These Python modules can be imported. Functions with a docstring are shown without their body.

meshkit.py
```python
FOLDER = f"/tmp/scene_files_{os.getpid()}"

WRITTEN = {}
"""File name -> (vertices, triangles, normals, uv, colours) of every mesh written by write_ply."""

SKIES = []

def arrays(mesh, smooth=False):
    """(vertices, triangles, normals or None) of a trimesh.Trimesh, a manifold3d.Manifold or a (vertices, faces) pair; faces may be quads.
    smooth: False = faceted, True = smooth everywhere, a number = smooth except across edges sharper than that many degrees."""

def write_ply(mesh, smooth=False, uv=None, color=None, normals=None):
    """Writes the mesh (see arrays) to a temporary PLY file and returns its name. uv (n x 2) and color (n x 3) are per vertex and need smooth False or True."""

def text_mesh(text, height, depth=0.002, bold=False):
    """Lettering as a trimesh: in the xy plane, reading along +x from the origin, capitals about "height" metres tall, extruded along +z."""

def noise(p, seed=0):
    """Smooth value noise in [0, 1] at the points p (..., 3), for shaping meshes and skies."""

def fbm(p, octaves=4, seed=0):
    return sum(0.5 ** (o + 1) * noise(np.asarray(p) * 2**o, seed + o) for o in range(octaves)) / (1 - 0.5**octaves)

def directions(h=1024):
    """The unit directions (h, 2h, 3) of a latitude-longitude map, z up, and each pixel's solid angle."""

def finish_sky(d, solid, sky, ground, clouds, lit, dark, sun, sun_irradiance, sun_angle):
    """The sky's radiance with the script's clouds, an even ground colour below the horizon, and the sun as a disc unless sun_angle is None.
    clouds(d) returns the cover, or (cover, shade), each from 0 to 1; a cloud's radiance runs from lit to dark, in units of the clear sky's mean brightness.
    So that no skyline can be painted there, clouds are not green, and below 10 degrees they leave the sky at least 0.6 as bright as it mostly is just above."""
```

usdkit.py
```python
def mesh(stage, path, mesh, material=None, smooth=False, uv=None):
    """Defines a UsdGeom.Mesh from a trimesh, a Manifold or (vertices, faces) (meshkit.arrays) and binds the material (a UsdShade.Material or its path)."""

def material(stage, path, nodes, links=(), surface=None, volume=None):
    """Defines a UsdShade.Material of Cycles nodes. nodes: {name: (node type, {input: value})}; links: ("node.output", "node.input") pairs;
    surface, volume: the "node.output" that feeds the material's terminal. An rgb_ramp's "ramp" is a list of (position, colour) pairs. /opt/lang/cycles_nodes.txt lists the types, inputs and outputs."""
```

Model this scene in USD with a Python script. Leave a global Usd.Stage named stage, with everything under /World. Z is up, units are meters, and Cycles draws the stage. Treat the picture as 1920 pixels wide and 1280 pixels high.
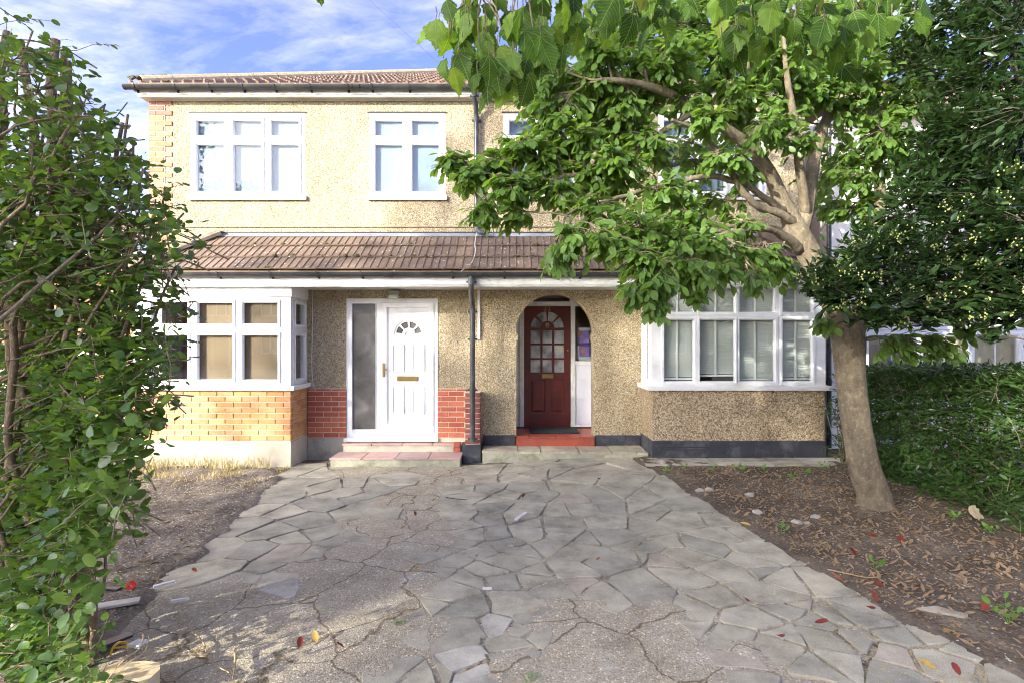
import math, numpy as np, trimesh, usdkit, meshkit
from pxr import Usd, UsdGeom, UsdLux, UsdShade, Gf, Sdf, Vt
from shapely.geometry import Polygon, MultiPoint, Point, box as sbox
from shapely import affinity

stage = Usd.Stage.CreateInMemory()
UsdGeom.SetStageUpAxis(stage, 'Z')
UsdGeom.Xform.Define(stage, '/World')
UsdGeom.Scope.Define(stage, '/World/Looks')

# ------------------------------------------------------------------ camera, sky, sun, exposure
EYE = 1.69          # camera height
FPX = 1032.0        # focal length in pixels of a 1920 wide picture
cam = UsdGeom.Camera.Define(stage, '/World/camera')
cam.CreateHorizontalApertureAttr(36.0)
cam.CreateVerticalApertureAttr(24.0)
cam.CreateFocalLengthAttr(36.0 * FPX / 1920)
cam.CreateFStopAttr(0.0)
cam.CreateClippingRangeAttr(Gf.Vec2f(0.05, 2000))
cam.AddTranslateOp().Set(Gf.Vec3d(0, 0, EYE))
cam.AddRotateXOp().Set(90.0)
cam.CreateExposureAttr(2.2)

SUN_AZ = math.radians(45)      # the sun is behind the camera, this far to the left
SUN_EL = math.radians(18)
SD = np.array([-math.sin(SUN_AZ) * math.cos(SUN_EL), -math.cos(SUN_AZ) * math.cos(SUN_EL), math.sin(SUN_EL)])
dome = UsdLux.DomeLight.Define(stage, '/World/sky')
dome.GetPrim().SetCustomDataByKey('kind', 'structure')
sky_mat = usdkit.material(stage, '/World/Looks/sky_look', {
    'sky': ('sky_texture', {'sky_type': 'single_scattering', 'sun_disc': False, 'sun_elevation': SUN_EL, 'sun_rotation': math.atan2(SD[0], SD[1]),
                            'altitude': 50.0, 'air_density': 0.65, 'aerosol_density': 2.2, 'ozone_density': 3.0}),
    'hs': ('hsv', {'hue': 0.525, 'saturation': 1.08, 'value': 1.0, 'fac': 1.0}),
    'tc': ('texture_coordinate', {}),
    'sx': ('separate_xyz', {}),
    'za': ('math', {'math_type': 'add', 'value2': 0.16}),
    'zm': ('math', {'math_type': 'maximum', 'value2': 0.05}),
    'dx': ('math', {'math_type': 'divide'}),
    'dy': ('math', {'math_type': 'divide'}),
    'cv': ('combine_xyz', {'z': 3.7}),
    'mp': ('mapping', {'scale': (1.15, 2.0, 1.0), 'rotation': (0, 0, 0.45)}),
    'n1': ('noise_texture', {'scale': 1.5, 'detail': 9.0, 'roughness': 0.62, 'distortion': 0.5}),
    'n2': ('noise_texture', {'scale': 7.0, 'detail': 6.0, 'roughness': 0.6, 'distortion': 0.4}),
    'nm': ('mix_float', {'fac': 0.22}),
    'rp': ('rgb_ramp', {'ramp': [(0.0, (0.0,) * 3), (0.43, (0.05,) * 3), (0.515, (0.32,) * 3), (0.60, (0.72,) * 3), (0.71, (1.0,) * 3)]}),
    'cs': ('mix', {'mix_type': 'multiply', 'fac': 1.0, 'color2': (1.05, 1.05, 1.05)}), 'ca': ('mix', {'mix_type': 'add', 'fac': 1.0, 'color2': (1.6, 1.38, 0.9)}),
    'mx': ('mix', {'mix_type': 'mix'}),
    'bg': ('background_shader', {'strength': 0.13}),
}, [('sky.color', 'hs.color'), ('tc.generated', 'sx.vector'), ('sx.z', 'zm.value1'), ('zm.value', 'za.value1'), ('sx.x', 'dx.value1'), ('za.value', 'dx.value2'),
    ('sx.y', 'dy.value1'), ('za.value', 'dy.value2'), ('dx.value', 'cv.x'), ('dy.value', 'cv.y'), ('cv.vector', 'mp.vector'),
    ('mp.vector', 'n1.vector'), ('mp.vector', 'n2.vector'), ('n1.fac', 'nm.a'), ('n2.fac', 'nm.b'), ('nm.result', 'rp.fac'), ('rp.color', 'mx.fac'), ('hs.color', 'mx.color1'), ('hs.color', 'cs.color1'), ('cs.color', 'ca.color1'), ('ca.color', 'mx.color2'),
    ('mx.color', 'bg.color')], surface='bg.background')
UsdShade.MaterialBindingAPI.Apply(dome.GetPrim()).Bind(sky_mat)

sun = UsdLux.DistantLight.Define(stage, '/World/sun')
sun.CreateNormalizeAttr(True)
sun.CreateIntensityAttr(0.68)
sun.CreateAngleAttr(0.55)
sun.CreateColorAttr(Gf.Vec3f(1.0, 0.95, 0.84))
q = Gf.Rotation(Gf.Vec3d(0, 0, 1), Gf.Vec3d(*SD)).GetQuat()
sun.AddOrientOp().Set(Gf.Quatf(q))

# ------------------------------------------------------------------ helpers: names, things, parts
R = np.random.default_rng(11)
taken, anchor = {}, {'/World': np.zeros(3)}

def fresh(parent, name):
    n = taken.get((parent, name), 0)
    taken[(parent, name)] = n + 1
    return f'{parent}/{name}' + (f'_{n:03d}' if n else '')

def tag(path, **kw):
    p = stage.GetPrimAtPath(path)
    for k, v in kw.items():
        if v:
            p.SetCustomDataByKey(k, v)

def thing(name, label, category, at=(0, 0, 0), group=None, kind=None):
    path = fresh('/World', name)
    x = UsdGeom.Xform.Define(stage, path)
    x.AddTranslateOp().Set(Gf.Vec3d(*map(float, at)))
    anchor[path] = np.array(at, float)
    tag(path, label=label, category=category, group=group, kind=kind)
    return path

def part(parent, name, m, material, label=None, smooth=False, kind=None, uv=None, **kw):
    """m in world coordinates; becomes one Mesh under parent."""
    path = fresh(parent, name)
    a = anchor[parent]
    if isinstance(m, (tuple, list)):
        m = (np.asarray(m[0], float) - a, np.asarray(m[1], int))
    else:
        m = m.copy(); m.apply_translation(-a)
    usdkit.mesh(stage, path, m, LOOK[material] if isinstance(material, str) else material, smooth=smooth, uv=uv)
    anchor[path] = a
    tag(path, label=label, kind=kind, **kw)
    return path

def single(name, m, material, label=None, category=None, group=None, kind=None, smooth=False, at=(0, 0, 0)):
    """a thing that is one mesh"""
    path = fresh('/World', name)
    mm = usdkit.mesh(stage, path, (np.asarray(m[0], float) - np.array(at), m[1]) if isinstance(m, (tuple, list)) else m.copy().apply_translation(-np.array(at)), LOOK[material], smooth=smooth)
    mm.AddTranslateOp().Set(Gf.Vec3d(*map(float, at)))
    anchor[path] = np.array(at, float)
    tag(path, label=label, category=category, group=group, kind=kind)
    return path

# ------------------------------------------------------------------ helpers: shapes
cat = trimesh.util.concatenate
def TM(v, f): return trimesh.Trimesh(np.asarray(v, float), np.asarray(f, int), process=False)
def join(ms):
    v, f, n = [], [], 0
    for m in ms:
        a, b = (m if isinstance(m, tuple) else (m.vertices, m.faces))
        v.append(np.asarray(a, float)); f.append(np.asarray(b, int) + n); n += len(a)
    return TM(np.vstack(v), np.vstack(f))

_c = np.array([(sx, sy, sz) for sx in (-1, 1) for sy in (-1, 1) for sz in (-1, 1)], float)
def bbox(x0, x1, y0, y1, z0, z1, b=0.0):
    """box, with chamfered edges when b > 0"""
    lo, hi = np.array([x0, y0, z0], float), np.array([x1, y1, z1], float)
    c, h = (lo + hi) / 2, (hi - lo) / 2
    if b <= 0:
        m = trimesh.creation.box(extents=2 * h); m.apply_translation(c); return m
    b = min(b, 0.45 * h.min())
    t = _bev()
    s = np.sign(t[0]); full = np.abs(t[0]) > 1.5
    v = s * np.where(full, h, h - b) + c
    return TM(v, t[1])
_bc = []
def _bev():
    if not _bc:
        v = []
        for s in _c:
            for k in range(3):
                p = s.copy(); p[k] *= 2; v.append(p)
        v = np.array(v)
        m = trimesh.Trimesh(np.sign(v) * np.where(np.abs(v) > 1.5, 1.0, 0.8)).convex_hull
        d = np.linalg.norm(m.vertices[:, None] - (np.sign(v) * np.where(np.abs(v) > 1.5, 1.0, 0.8))[None], axis=2)
        _bc.append((v[d.argmin(1)], np.array(m.faces)))
    return _bc[0]

def ext(poly, y0, y1):
    """polygon in (x, z) extruded from y0 (front) to y1 (back)"""
    ms = []
    for g in getattr(poly, 'geoms', [poly]):
        m = trimesh.creation.extrude_polygon(g, y1 - y0, engine='earcut')
        v = np.array(m.vertices)
        ms.append(TM(np.stack([v[:, 0], y1 - v[:, 2], v[:, 1]], 1), np.array(m.faces)))
    return join(ms)

def slab(poly, z0, z1):
    ms = []
    for g in getattr(poly, 'geoms', [poly]):
        m = trimesh.creation.extrude_polygon(g, z1 - z0, engine='earcut'); m.apply_translation([0, 0, z0]); ms.append(m)
    return join(ms)

def tube(pts, r, n=8, cap=True):
    pts = np.asarray(pts, float); k = len(pts)
    r = np.broadcast_to(np.asarray(r, float), (k,))
    t = np.gradient(pts, axis=0); t /= np.maximum(np.linalg.norm(t, axis=1, keepdims=True), 1e-9)
    up = np.array([0.0, 0, 1]) if abs(t[:, 2]).mean() < 0.8 else np.array([0.3, 1.0, 0])
    a = np.cross(t, up); a /= np.maximum(np.linalg.norm(a, axis=1, keepdims=True), 1e-9)
    b = np.cross(t, a)
    th = np.arange(n) / n * 2 * np.pi
    v = (pts[:, None] + r[:, None, None] * (np.cos(th)[None, :, None] * a[:, None] + np.sin(th)[None, :, None] * b[:, None])).reshape(-1, 3)
    i = np.arange(k - 1)[:, None] * n; j = np.arange(n)[None]; j2 = (j + 1) % n
    f = np.concatenate([np.stack([i + j, i + n + j, i + n + j2], -1).reshape(-1, 3), np.stack([i + j, i + n + j2, i + j2], -1).reshape(-1, 3)])
    if cap:
        v = np.vstack([v, pts[:1], pts[-1:]])
        j = np.arange(n); j2 = (j + 1) % n
        f = np.vstack([f, np.stack([np.full(n, k * n), j, j2], 1), np.stack([np.full(n, k * n + 1), (k - 1) * n + j2, (k - 1) * n + j], 1)])
    return TM(v, f)

def spline(pts, n=24):
    pts = np.asarray(pts, float)
    d = np.r_[0, np.cumsum(np.linalg.norm(np.diff(pts[:, :3], axis=0), axis=1))]
    from scipy.interpolate import PchipInterpolator
    s = np.linspace(0, d[-1], n)
    return np.stack([PchipInterpolator(d, pts[:, k])(s) for k in range(pts.shape[1])], 1)

def at(px, py, Y):
    """a point at depth Y that the photograph shows at pixel (px, py)"""
    return np.array([(px - 960) * Y / FPX, Y, EYE + (640 - py) * Y / FPX])
def gnd(px, py):
    Y = EYE * FPX / (py - 640)
    return np.array([(px - 960) * Y / FPX, Y])

def smooth01(t):
    t = np.clip(t, 0, 1); return t * t * (3 - 2 * t)
def ground_z(x, y):
    return 0.10 * smooth01((x + 0.6) / 1.8) * smooth01((y - 4.6) / 2.6)

# ------------------------------------------------------------------ materials
LOOK = {}
def mat(name, nodes, links, surface): LOOK[name] = usdkit.material(stage, f'/World/Looks/{name}', nodes, links, surface=surface)

def plain(name, color, rough=0.5, vary=0.12, scale=6.0, bump=0.0, bscale=60.0, metallic=0.0, spec=0.5, dirt=None, dscale=3.0, dist=0.004):
    """one colour with an uneven tone, dirt patches and fine relief"""
    c = np.array(color)
    nodes = {'g': ('geometry', {}), 'n': ('noise_texture', {'scale': scale, 'detail': 6.0, 'roughness': 0.6}),
             'r': ('rgb_ramp', {'ramp': [(0.3, tuple(c * (1 - vary))), (0.7, tuple(np.minimum(c * (1 + vary), 1)))]}),
             'p': ('principled_bsdf', {'roughness': rough, 'metallic': metallic, 'specular_ior_level': spec})}
    links = [('g.position', 'n.vector'), ('n.fac', 'r.fac')]
    out = 'r.color'
    if dirt is not None:
        nodes['dn'] = ('noise_texture', {'scale': dscale, 'detail': 8.0, 'roughness': 0.7})
        nodes['dr'] = ('rgb_ramp', {'ramp': [(0.5, (0,) * 3), (0.72, (1,) * 3)]})
        nodes['dm'] = ('mix', {'color2': tuple(dirt)})
        links += [('g.position', 'dn.vector'), ('dn.fac', 'dr.fac'), ('dr.color', 'dm.fac'), (out, 'dm.color1')]
        out = 'dm.color'
    if bump:
        nodes['bn'] = ('noise_texture', {'scale': bscale, 'detail': 4.0})
        nodes['b'] = ('bump', {'strength': bump, 'distance': dist})
        links += [('g.position', 'bn.vector'), ('bn.fac', 'b.height'), ('b.normal', 'p.normal')]
    links.append((out, 'p.base_color'))
    mat(name, nodes, links, 'p.BSDF')

def pebble(name, ramp, scale=82.0, bump=0.8, tint=0.2):
    mat(name, {'g': ('geometry', {}), 'v': ('voronoi_texture', {'scale': scale, 'randomness': 1.0}),
               'v2': ('voronoi_texture', {'scale': scale * 1.9, 'randomness': 1.0}),
               's': ('separate_color', {}), 'r': ('rgb_ramp', {'ramp': ramp}),
               's2': ('separate_color', {}), 'r2': ('rgb_ramp', {'ramp': ramp}),
               'm2': ('mix', {'fac': 0.3}),
               'dk': ('rgb_ramp', {'ramp': [(0.35, (1,) * 3), (0.62, (0.5, 0.46, 0.4)), (0.8, (0.3, 0.27, 0.22))]}),
               'mu': ('mix', {'mix_type': 'multiply', 'fac': 0.55}),
               'mp': ('mapping', {'scale': (1.0, 1.0, 0.3)}), 'n': ('noise_texture', {'scale': 2.6, 'detail': 7.0, 'roughness': 0.6}), 'nr': ('rgb_ramp', {'ramp': [(0.3, (1 - tint, 1 - tint * 1.05, 1 - tint * 1.15)), (0.62, (1 + tint * 0.3,) * 3)]}),
               'm3': ('mix', {'mix_type': 'multiply', 'fac': 1.0}),
               'iv': ('math', {'math_type': 'multiply', 'value2': -1.0}),
               'b': ('bump', {'strength': bump, 'distance': 0.008}), 'p': ('principled_bsdf', {'roughness': 0.85, 'specular_ior_level': 0.3})},
        [('g.position', 'v.vector'), ('g.position', 'v2.vector'), ('v.color', 's.color'), ('s.r', 'r.fac'), ('v2.color', 's2.color'), ('s2.r', 'r2.fac'),
         ('r.color', 'm2.color1'), ('r2.color', 'm2.color2'), ('v.distance', 'dk.fac'), ('m2.color', 'mu.color1'), ('dk.color', 'mu.color2'),
         ('g.position', 'mp.vector'), ('mp.vector', 'n.vector'), ('n.fac', 'nr.fac'), ('mu.color', 'm3.color1'), ('nr.color', 'm3.color2'),
         ('v.distance', 'iv.value1'), ('iv.value', 'b.height'), ('m3.color', 'p.base_color'), ('b.normal', 'p.normal')], 'p.BSDF')

pebble('pebbledash', [(0.0, (0.14, 0.105, 0.065)), (0.12, (0.27, 0.205, 0.12)), (0.35, (0.385, 0.305, 0.185)), (0.6, (0.49, 0.41, 0.265)), (0.85, (0.59, 0.52, 0.37)), (1.0, (0.71, 0.66, 0.55))])
pebble('pebbledash_aged', [(0.0, (0.17, 0.125, 0.07)), (0.15, (0.31, 0.23, 0.13)), (0.4, (0.45, 0.355, 0.21)), (0.65, (0.56, 0.47, 0.305)), (0.9, (0.66, 0.58, 0.42)), (1.0, (0.77, 0.72, 0.60))], scale=80)
pebble('pebbledash_coarse', [(0.0, (0.10, 0.07, 0.04)), (0.2, (0.29, 0.205, 0.12)), (0.45, (0.45, 0.34, 0.21)), (0.7, (0.57, 0.455, 0.30)), (1.0, (0.71, 0.62, 0.47))], scale=62, bump=0.9)
plain('upvc', (0.73, 0.73, 0.735), 0.3, vary=0.03, scale=3, dirt=(0.62, 0.615, 0.59), dscale=2.5)
plain('upvc_worn', (0.74, 0.74, 0.72), 0.35, vary=0.05, scale=5, dirt=(0.5, 0.49, 0.44), dscale=2.2)
plain('soffit_white', (0.66, 0.65, 0.60), 0.5, vary=0.05, scale=2, dirt=(0.45, 0.42, 0.36), dscale=1.6)
plain('black_plastic', (0.035, 0.038, 0.042), 0.35, vary=0.25, scale=8, dirt=(0.12, 0.12, 0.115), dscale=4)
plain('gutter_plastic', (0.026, 0.026, 0.028), 0.42, vary=0.3, scale=5, dirt=(0.06, 0.06, 0.052), dscale=3, spec=0.3)
plain('plinth_black', (0.028, 0.03, 0.038), 0.5, vary=0.3, scale=9, bump=0.3, bscale=35, dirt=(0.10, 0.10, 0.11), dscale=4)
plain('concrete', (0.42, 0.375, 0.30), 0.85, vary=0.12, scale=3, bump=0.35, bscale=140, dirt=(0.30, 0.265, 0.2), dscale=1.6)
plain('concrete_grey', (0.38, 0.35, 0.28), 0.85, vary=0.15, scale=4, bump=0.4, bscale=120, dirt=(0.2, 0.2, 0.155), dscale=3)
plain('concrete_mossy', (0.30, 0.29, 0.22), 0.9, vary=0.25, scale=7, bump=0.6, bscale=90, dirt=(0.11, 0.125, 0.06), dscale=6)
plain('mortar', (0.55, 0.48, 0.36), 0.9, vary=0.1, scale=10, bump=0.3, bscale=200)
plain('lead', (0.24, 0.25, 0.28), 0.45, vary=0.12, scale=4)
plain('brass', (0.62, 0.46, 0.19), 0.28, vary=0.1, metallic=1.0)
plain('brass_dull', (0.34, 0.24, 0.10), 0.42, vary=0.2, metallic=0.8)
plain('red_wood', (0.105, 0.018, 0.014), 0.32, vary=0.3, scale=4, bump=0.12, bscale=30)
plain('red_wood_panel', (0.125, 0.019, 0.014), 0.3, vary=0.25, scale=5, bump=0.1, bscale=30)
plain('red_tile', (0.30, 0.06, 0.035), 0.45, vary=0.2, scale=10, dirt=(0.22, 0.09, 0.06), dscale=8)
for i, c in enumerate([(0.42, 0.27, 0.235), (0.46, 0.30, 0.26), (0.38, 0.26, 0.235)]):
    plain(f'step_tile_{i}', c, 0.7, vary=0.12, scale=9, bump=0.2, bscale=120, dirt=(0.3, 0.26, 0.22), dscale=5)
plain('mat_rubber', (0.02, 0.02, 0.021), 0.9, vary=0.4, scale=90, bump=0.8, bscale=220)
plain('porch_white', (0.80, 0.79, 0.76), 0.5, vary=0.05)
plain('panel_white', (0.66, 0.66, 0.72), 0.35, vary=0.04, scale=30, bump=0.1, bscale=150)
plain('blind_beige', (0.215, 0.160, 0.098), 0.85, vary=0.03, scale=2)
plain('beige_wall', (0.50, 0.40, 0.28), 0.85, vary=0.04, scale=1.2)
plain('inner_wall', (0.35, 0.33, 0.30), 0.9, vary=0.05)
plain('blind_white', (0.80, 0.83, 0.80), 0.5, vary=0.04, scale=4)
plain('curtain_white', (0.21, 0.265, 0.30), 0.8, vary=0.04, scale=3)
plain('curtain_cream', (0.46, 0.42, 0.30), 0.85, vary=0.2, scale=4)
plain('cream_render', (0.84, 0.79, 0.73), 0.8, vary=0.06, scale=2, bump=0.3, bscale=60)
plain('side_brick_plain', (0.34, 0.17, 0.09), 0.85, vary=0.2, scale=12, bump=0.4, bscale=60)
for i, c in enumerate([(0.50, 0.27, 0.10), (0.47, 0.235, 0.085), (0.53, 0.30, 0.125), (0.44, 0.205, 0.085), (0.50, 0.25, 0.12)]):
    plain(f'buff_brick_{i}', c, 0.85, vary=0.1, scale=18, bump=0.35, bscale=160, dirt=tuple(np.array(c) * 0.8), dscale=14)
for i, c in enumerate([(0.43, 0.115, 0.06), (0.39, 0.10, 0.055), (0.46, 0.14, 0.075), (0.36, 0.085, 0.05)]):
    plain(f'red_brick_{i}', c, 0.8, vary=0.12, scale=20, bump=0.35, bscale=160, dirt=tuple(np.array(c) * 0.75), dscale=14)
for i, c in enumerate([(0.24, 0.065, 0.05), (0.20, 0.06, 0.05), (0.27, 0.08, 0.06)]):
    plain(f'dark_brick_{i}', c, 0.8, vary=0.15, scale=20, bump=0.35, bscale=160, dirt=(0.2, 0.12, 0.1), dscale=12)
for i, c in enumerate([(0.42, 0.20, 0.10), (0.38, 0.17, 0.085), (0.46, 0.24, 0.13), (0.30, 0.13, 0.085)]):
    plain(f'quoin_brick_{i}', c, 0.85, vary=0.15, scale=20, bump=0.3, bscale=160)

def tile_mat(name, base, lichen):
    c = np.array(base)
    mat(name, {'g': ('geometry', {}), 'n': ('noise_texture', {'scale': 5.0, 'detail': 7.0, 'roughness': 0.65}),
               'r': ('rgb_ramp', {'ramp': [(0.3, tuple(c * 0.68)), (0.5, tuple(c)), (0.72, tuple(c * 1.3))]}),
               'v': ('voronoi_texture', {'scale': 22.0}), 'vr': ('rgb_ramp', {'ramp': [(0.16, (1,) * 3), (0.25, (0,) * 3)]}),
               's': ('separate_color', {}), 'sr': ('rgb_ramp', {'ramp': [(1 - lichen - 0.02, (0,) * 3), (1 - lichen, (1,) * 3)]}),
               'mm': ('mix', {'mix_type': 'multiply', 'fac': 1.0}), 'mx': ('mix', {'color2': (0.55, 0.54, 0.50)}),
               'mo': ('noise_texture', {'scale': 9.0, 'detail': 8.0, 'roughness': 0.75}), 'mr': ('rgb_ramp', {'ramp': [(0.6, (0,) * 3), (0.7, (1,) * 3)]}),
               'm2': ('mix', {'color2': (0.10, 0.085, 0.05)}),
               'bn': ('noise_texture', {'scale': 130.0, 'detail': 3.0}), 'b': ('bump', {'strength': 0.35, 'distance': 0.003}), 'p': ('principled_bsdf', {'roughness': 0.75})},
        [('g.position', 'n.vector'), ('n.fac', 'r.fac'), ('g.position', 'v.vector'), ('v.distance', 'vr.fac'), ('v.color', 's.color'), ('s.r', 'sr.fac'),
         ('vr.color', 'mm.color1'), ('sr.color', 'mm.color2'), ('mm.color', 'mx.fac'), ('g.position', 'mo.vector'), ('mo.fac', 'mr.fac'), ('mr.color', 'm2.fac'),
         ('r.color', 'm2.color1'), ('m2.color', 'mx.color1'), ('mx.color', 'p.base_color'), ('g.position', 'bn.vector'), ('bn.fac', 'b.height'), ('b.normal', 'p.normal')], 'p.BSDF')
for i, c in enumerate([(0.165, 0.113, 0.078), (0.14, 0.098, 0.071), (0.19, 0.132, 0.09), (0.115, 0.083, 0.063)]):
    tile_mat(f'lower_tile_{i}', c, 0.22)
for i, c in enumerate([(0.235, 0.15, 0.10), (0.205, 0.135, 0.094), (0.26, 0.175, 0.118)]):
    tile_mat(f'upper_tile_{i}', c, 0.3)
plain('hip_mortar', (0.30, 0.25, 0.165), 0.9, vary=0.25, scale=14, bump=0.7, bscale=60, dirt=(0.22, 0.19, 0.11), dscale=9)
plain('moss', (0.10, 0.085, 0.035), 0.95, vary=0.4, scale=40, bump=0.8, bscale=120)

def stone_mat(name, base, stain=0.0):
    c = np.array(base)
    mat(name, {'g': ('geometry', {}), 'n': ('noise_texture', {'scale': 3.2, 'detail': 9.0, 'roughness': 0.68}),
               'r': ('rgb_ramp', {'ramp': [(0.34, tuple(c * 0.6)), (0.5, tuple(c)), (0.66, tuple(c * 1.28))]}),
               'f': ('noise_texture', {'scale': 190.0, 'detail': 3.0}), 'fr': ('rgb_ramp', {'ramp': [(0.3, (0.72,) * 3), (0.7, (1.15,) * 3)]}),
               'm': ('mix', {'mix_type': 'multiply', 'fac': 1.0}),
               'sn': ('noise_texture', {'scale': 6.5, 'detail': 10.0, 'roughness': 0.78, 'distortion': 0.6}),
               'sr': ('rgb_ramp', {'ramp': [(0.66 - stain, (0,) * 3), (0.74 - stain, (1,) * 3)]}), 'sm': ('mix', {'color2': (0.50, 0.50, 0.48)}),
               'v': ('voronoi_texture', {'scale': 26.0}), 'vr': ('rgb_ramp', {'ramp': [(0.04, (1,) * 3), (0.075, (0,) * 3)]}), 'vm': ('mix', {'color2': (0.62, 0.61, 0.58)}),
               'bn': ('noise_texture', {'scale': 45.0, 'detail': 8.0, 'roughness': 0.7}), 'b': ('bump', {'strength': 0.55, 'distance': 0.004}),
               'p': ('principled_bsdf', {'roughness': 0.82})},
        [('g.position', 'n.vector'), ('n.fac', 'r.fac'), ('g.position', 'f.vector'), ('f.fac', 'fr.fac'), ('r.color', 'm.color1'), ('fr.color', 'm.color2'),
         ('g.position', 'sn.vector'), ('sn.fac', 'sr.fac'), ('sr.color', 'sm.fac'), ('m.color', 'sm.color1'), ('g.position', 'v.vector'), ('v.distance', 'vr.fac'),
         ('vr.color', 'vm.fac'), ('sm.color', 'vm.color1'), ('vm.color', 'p.base_color'), ('g.position', 'bn.vector'), ('bn.fac', 'b.height'), ('b.normal', 'p.normal')], 'p.BSDF')
for i, (c, s) in enumerate([((0.335, 0.305, 0.222), 0.0), ((0.295, 0.272, 0.203), 0.02), ((0.355, 0.322, 0.237), 0.02), ((0.32, 0.29, 0.21), 0.05), ((0.37, 0.335, 0.245), 0.03), ((0.28, 0.26, 0.197), 0.0)]):
    stone_mat(f'paving_{i}', c, s)
stone_mat('paving_pale', (0.39, 0.365, 0.30), 0.06)
stone_mat('paving_pink', (0.345, 0.295, 0.22), 0.02)

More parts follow.
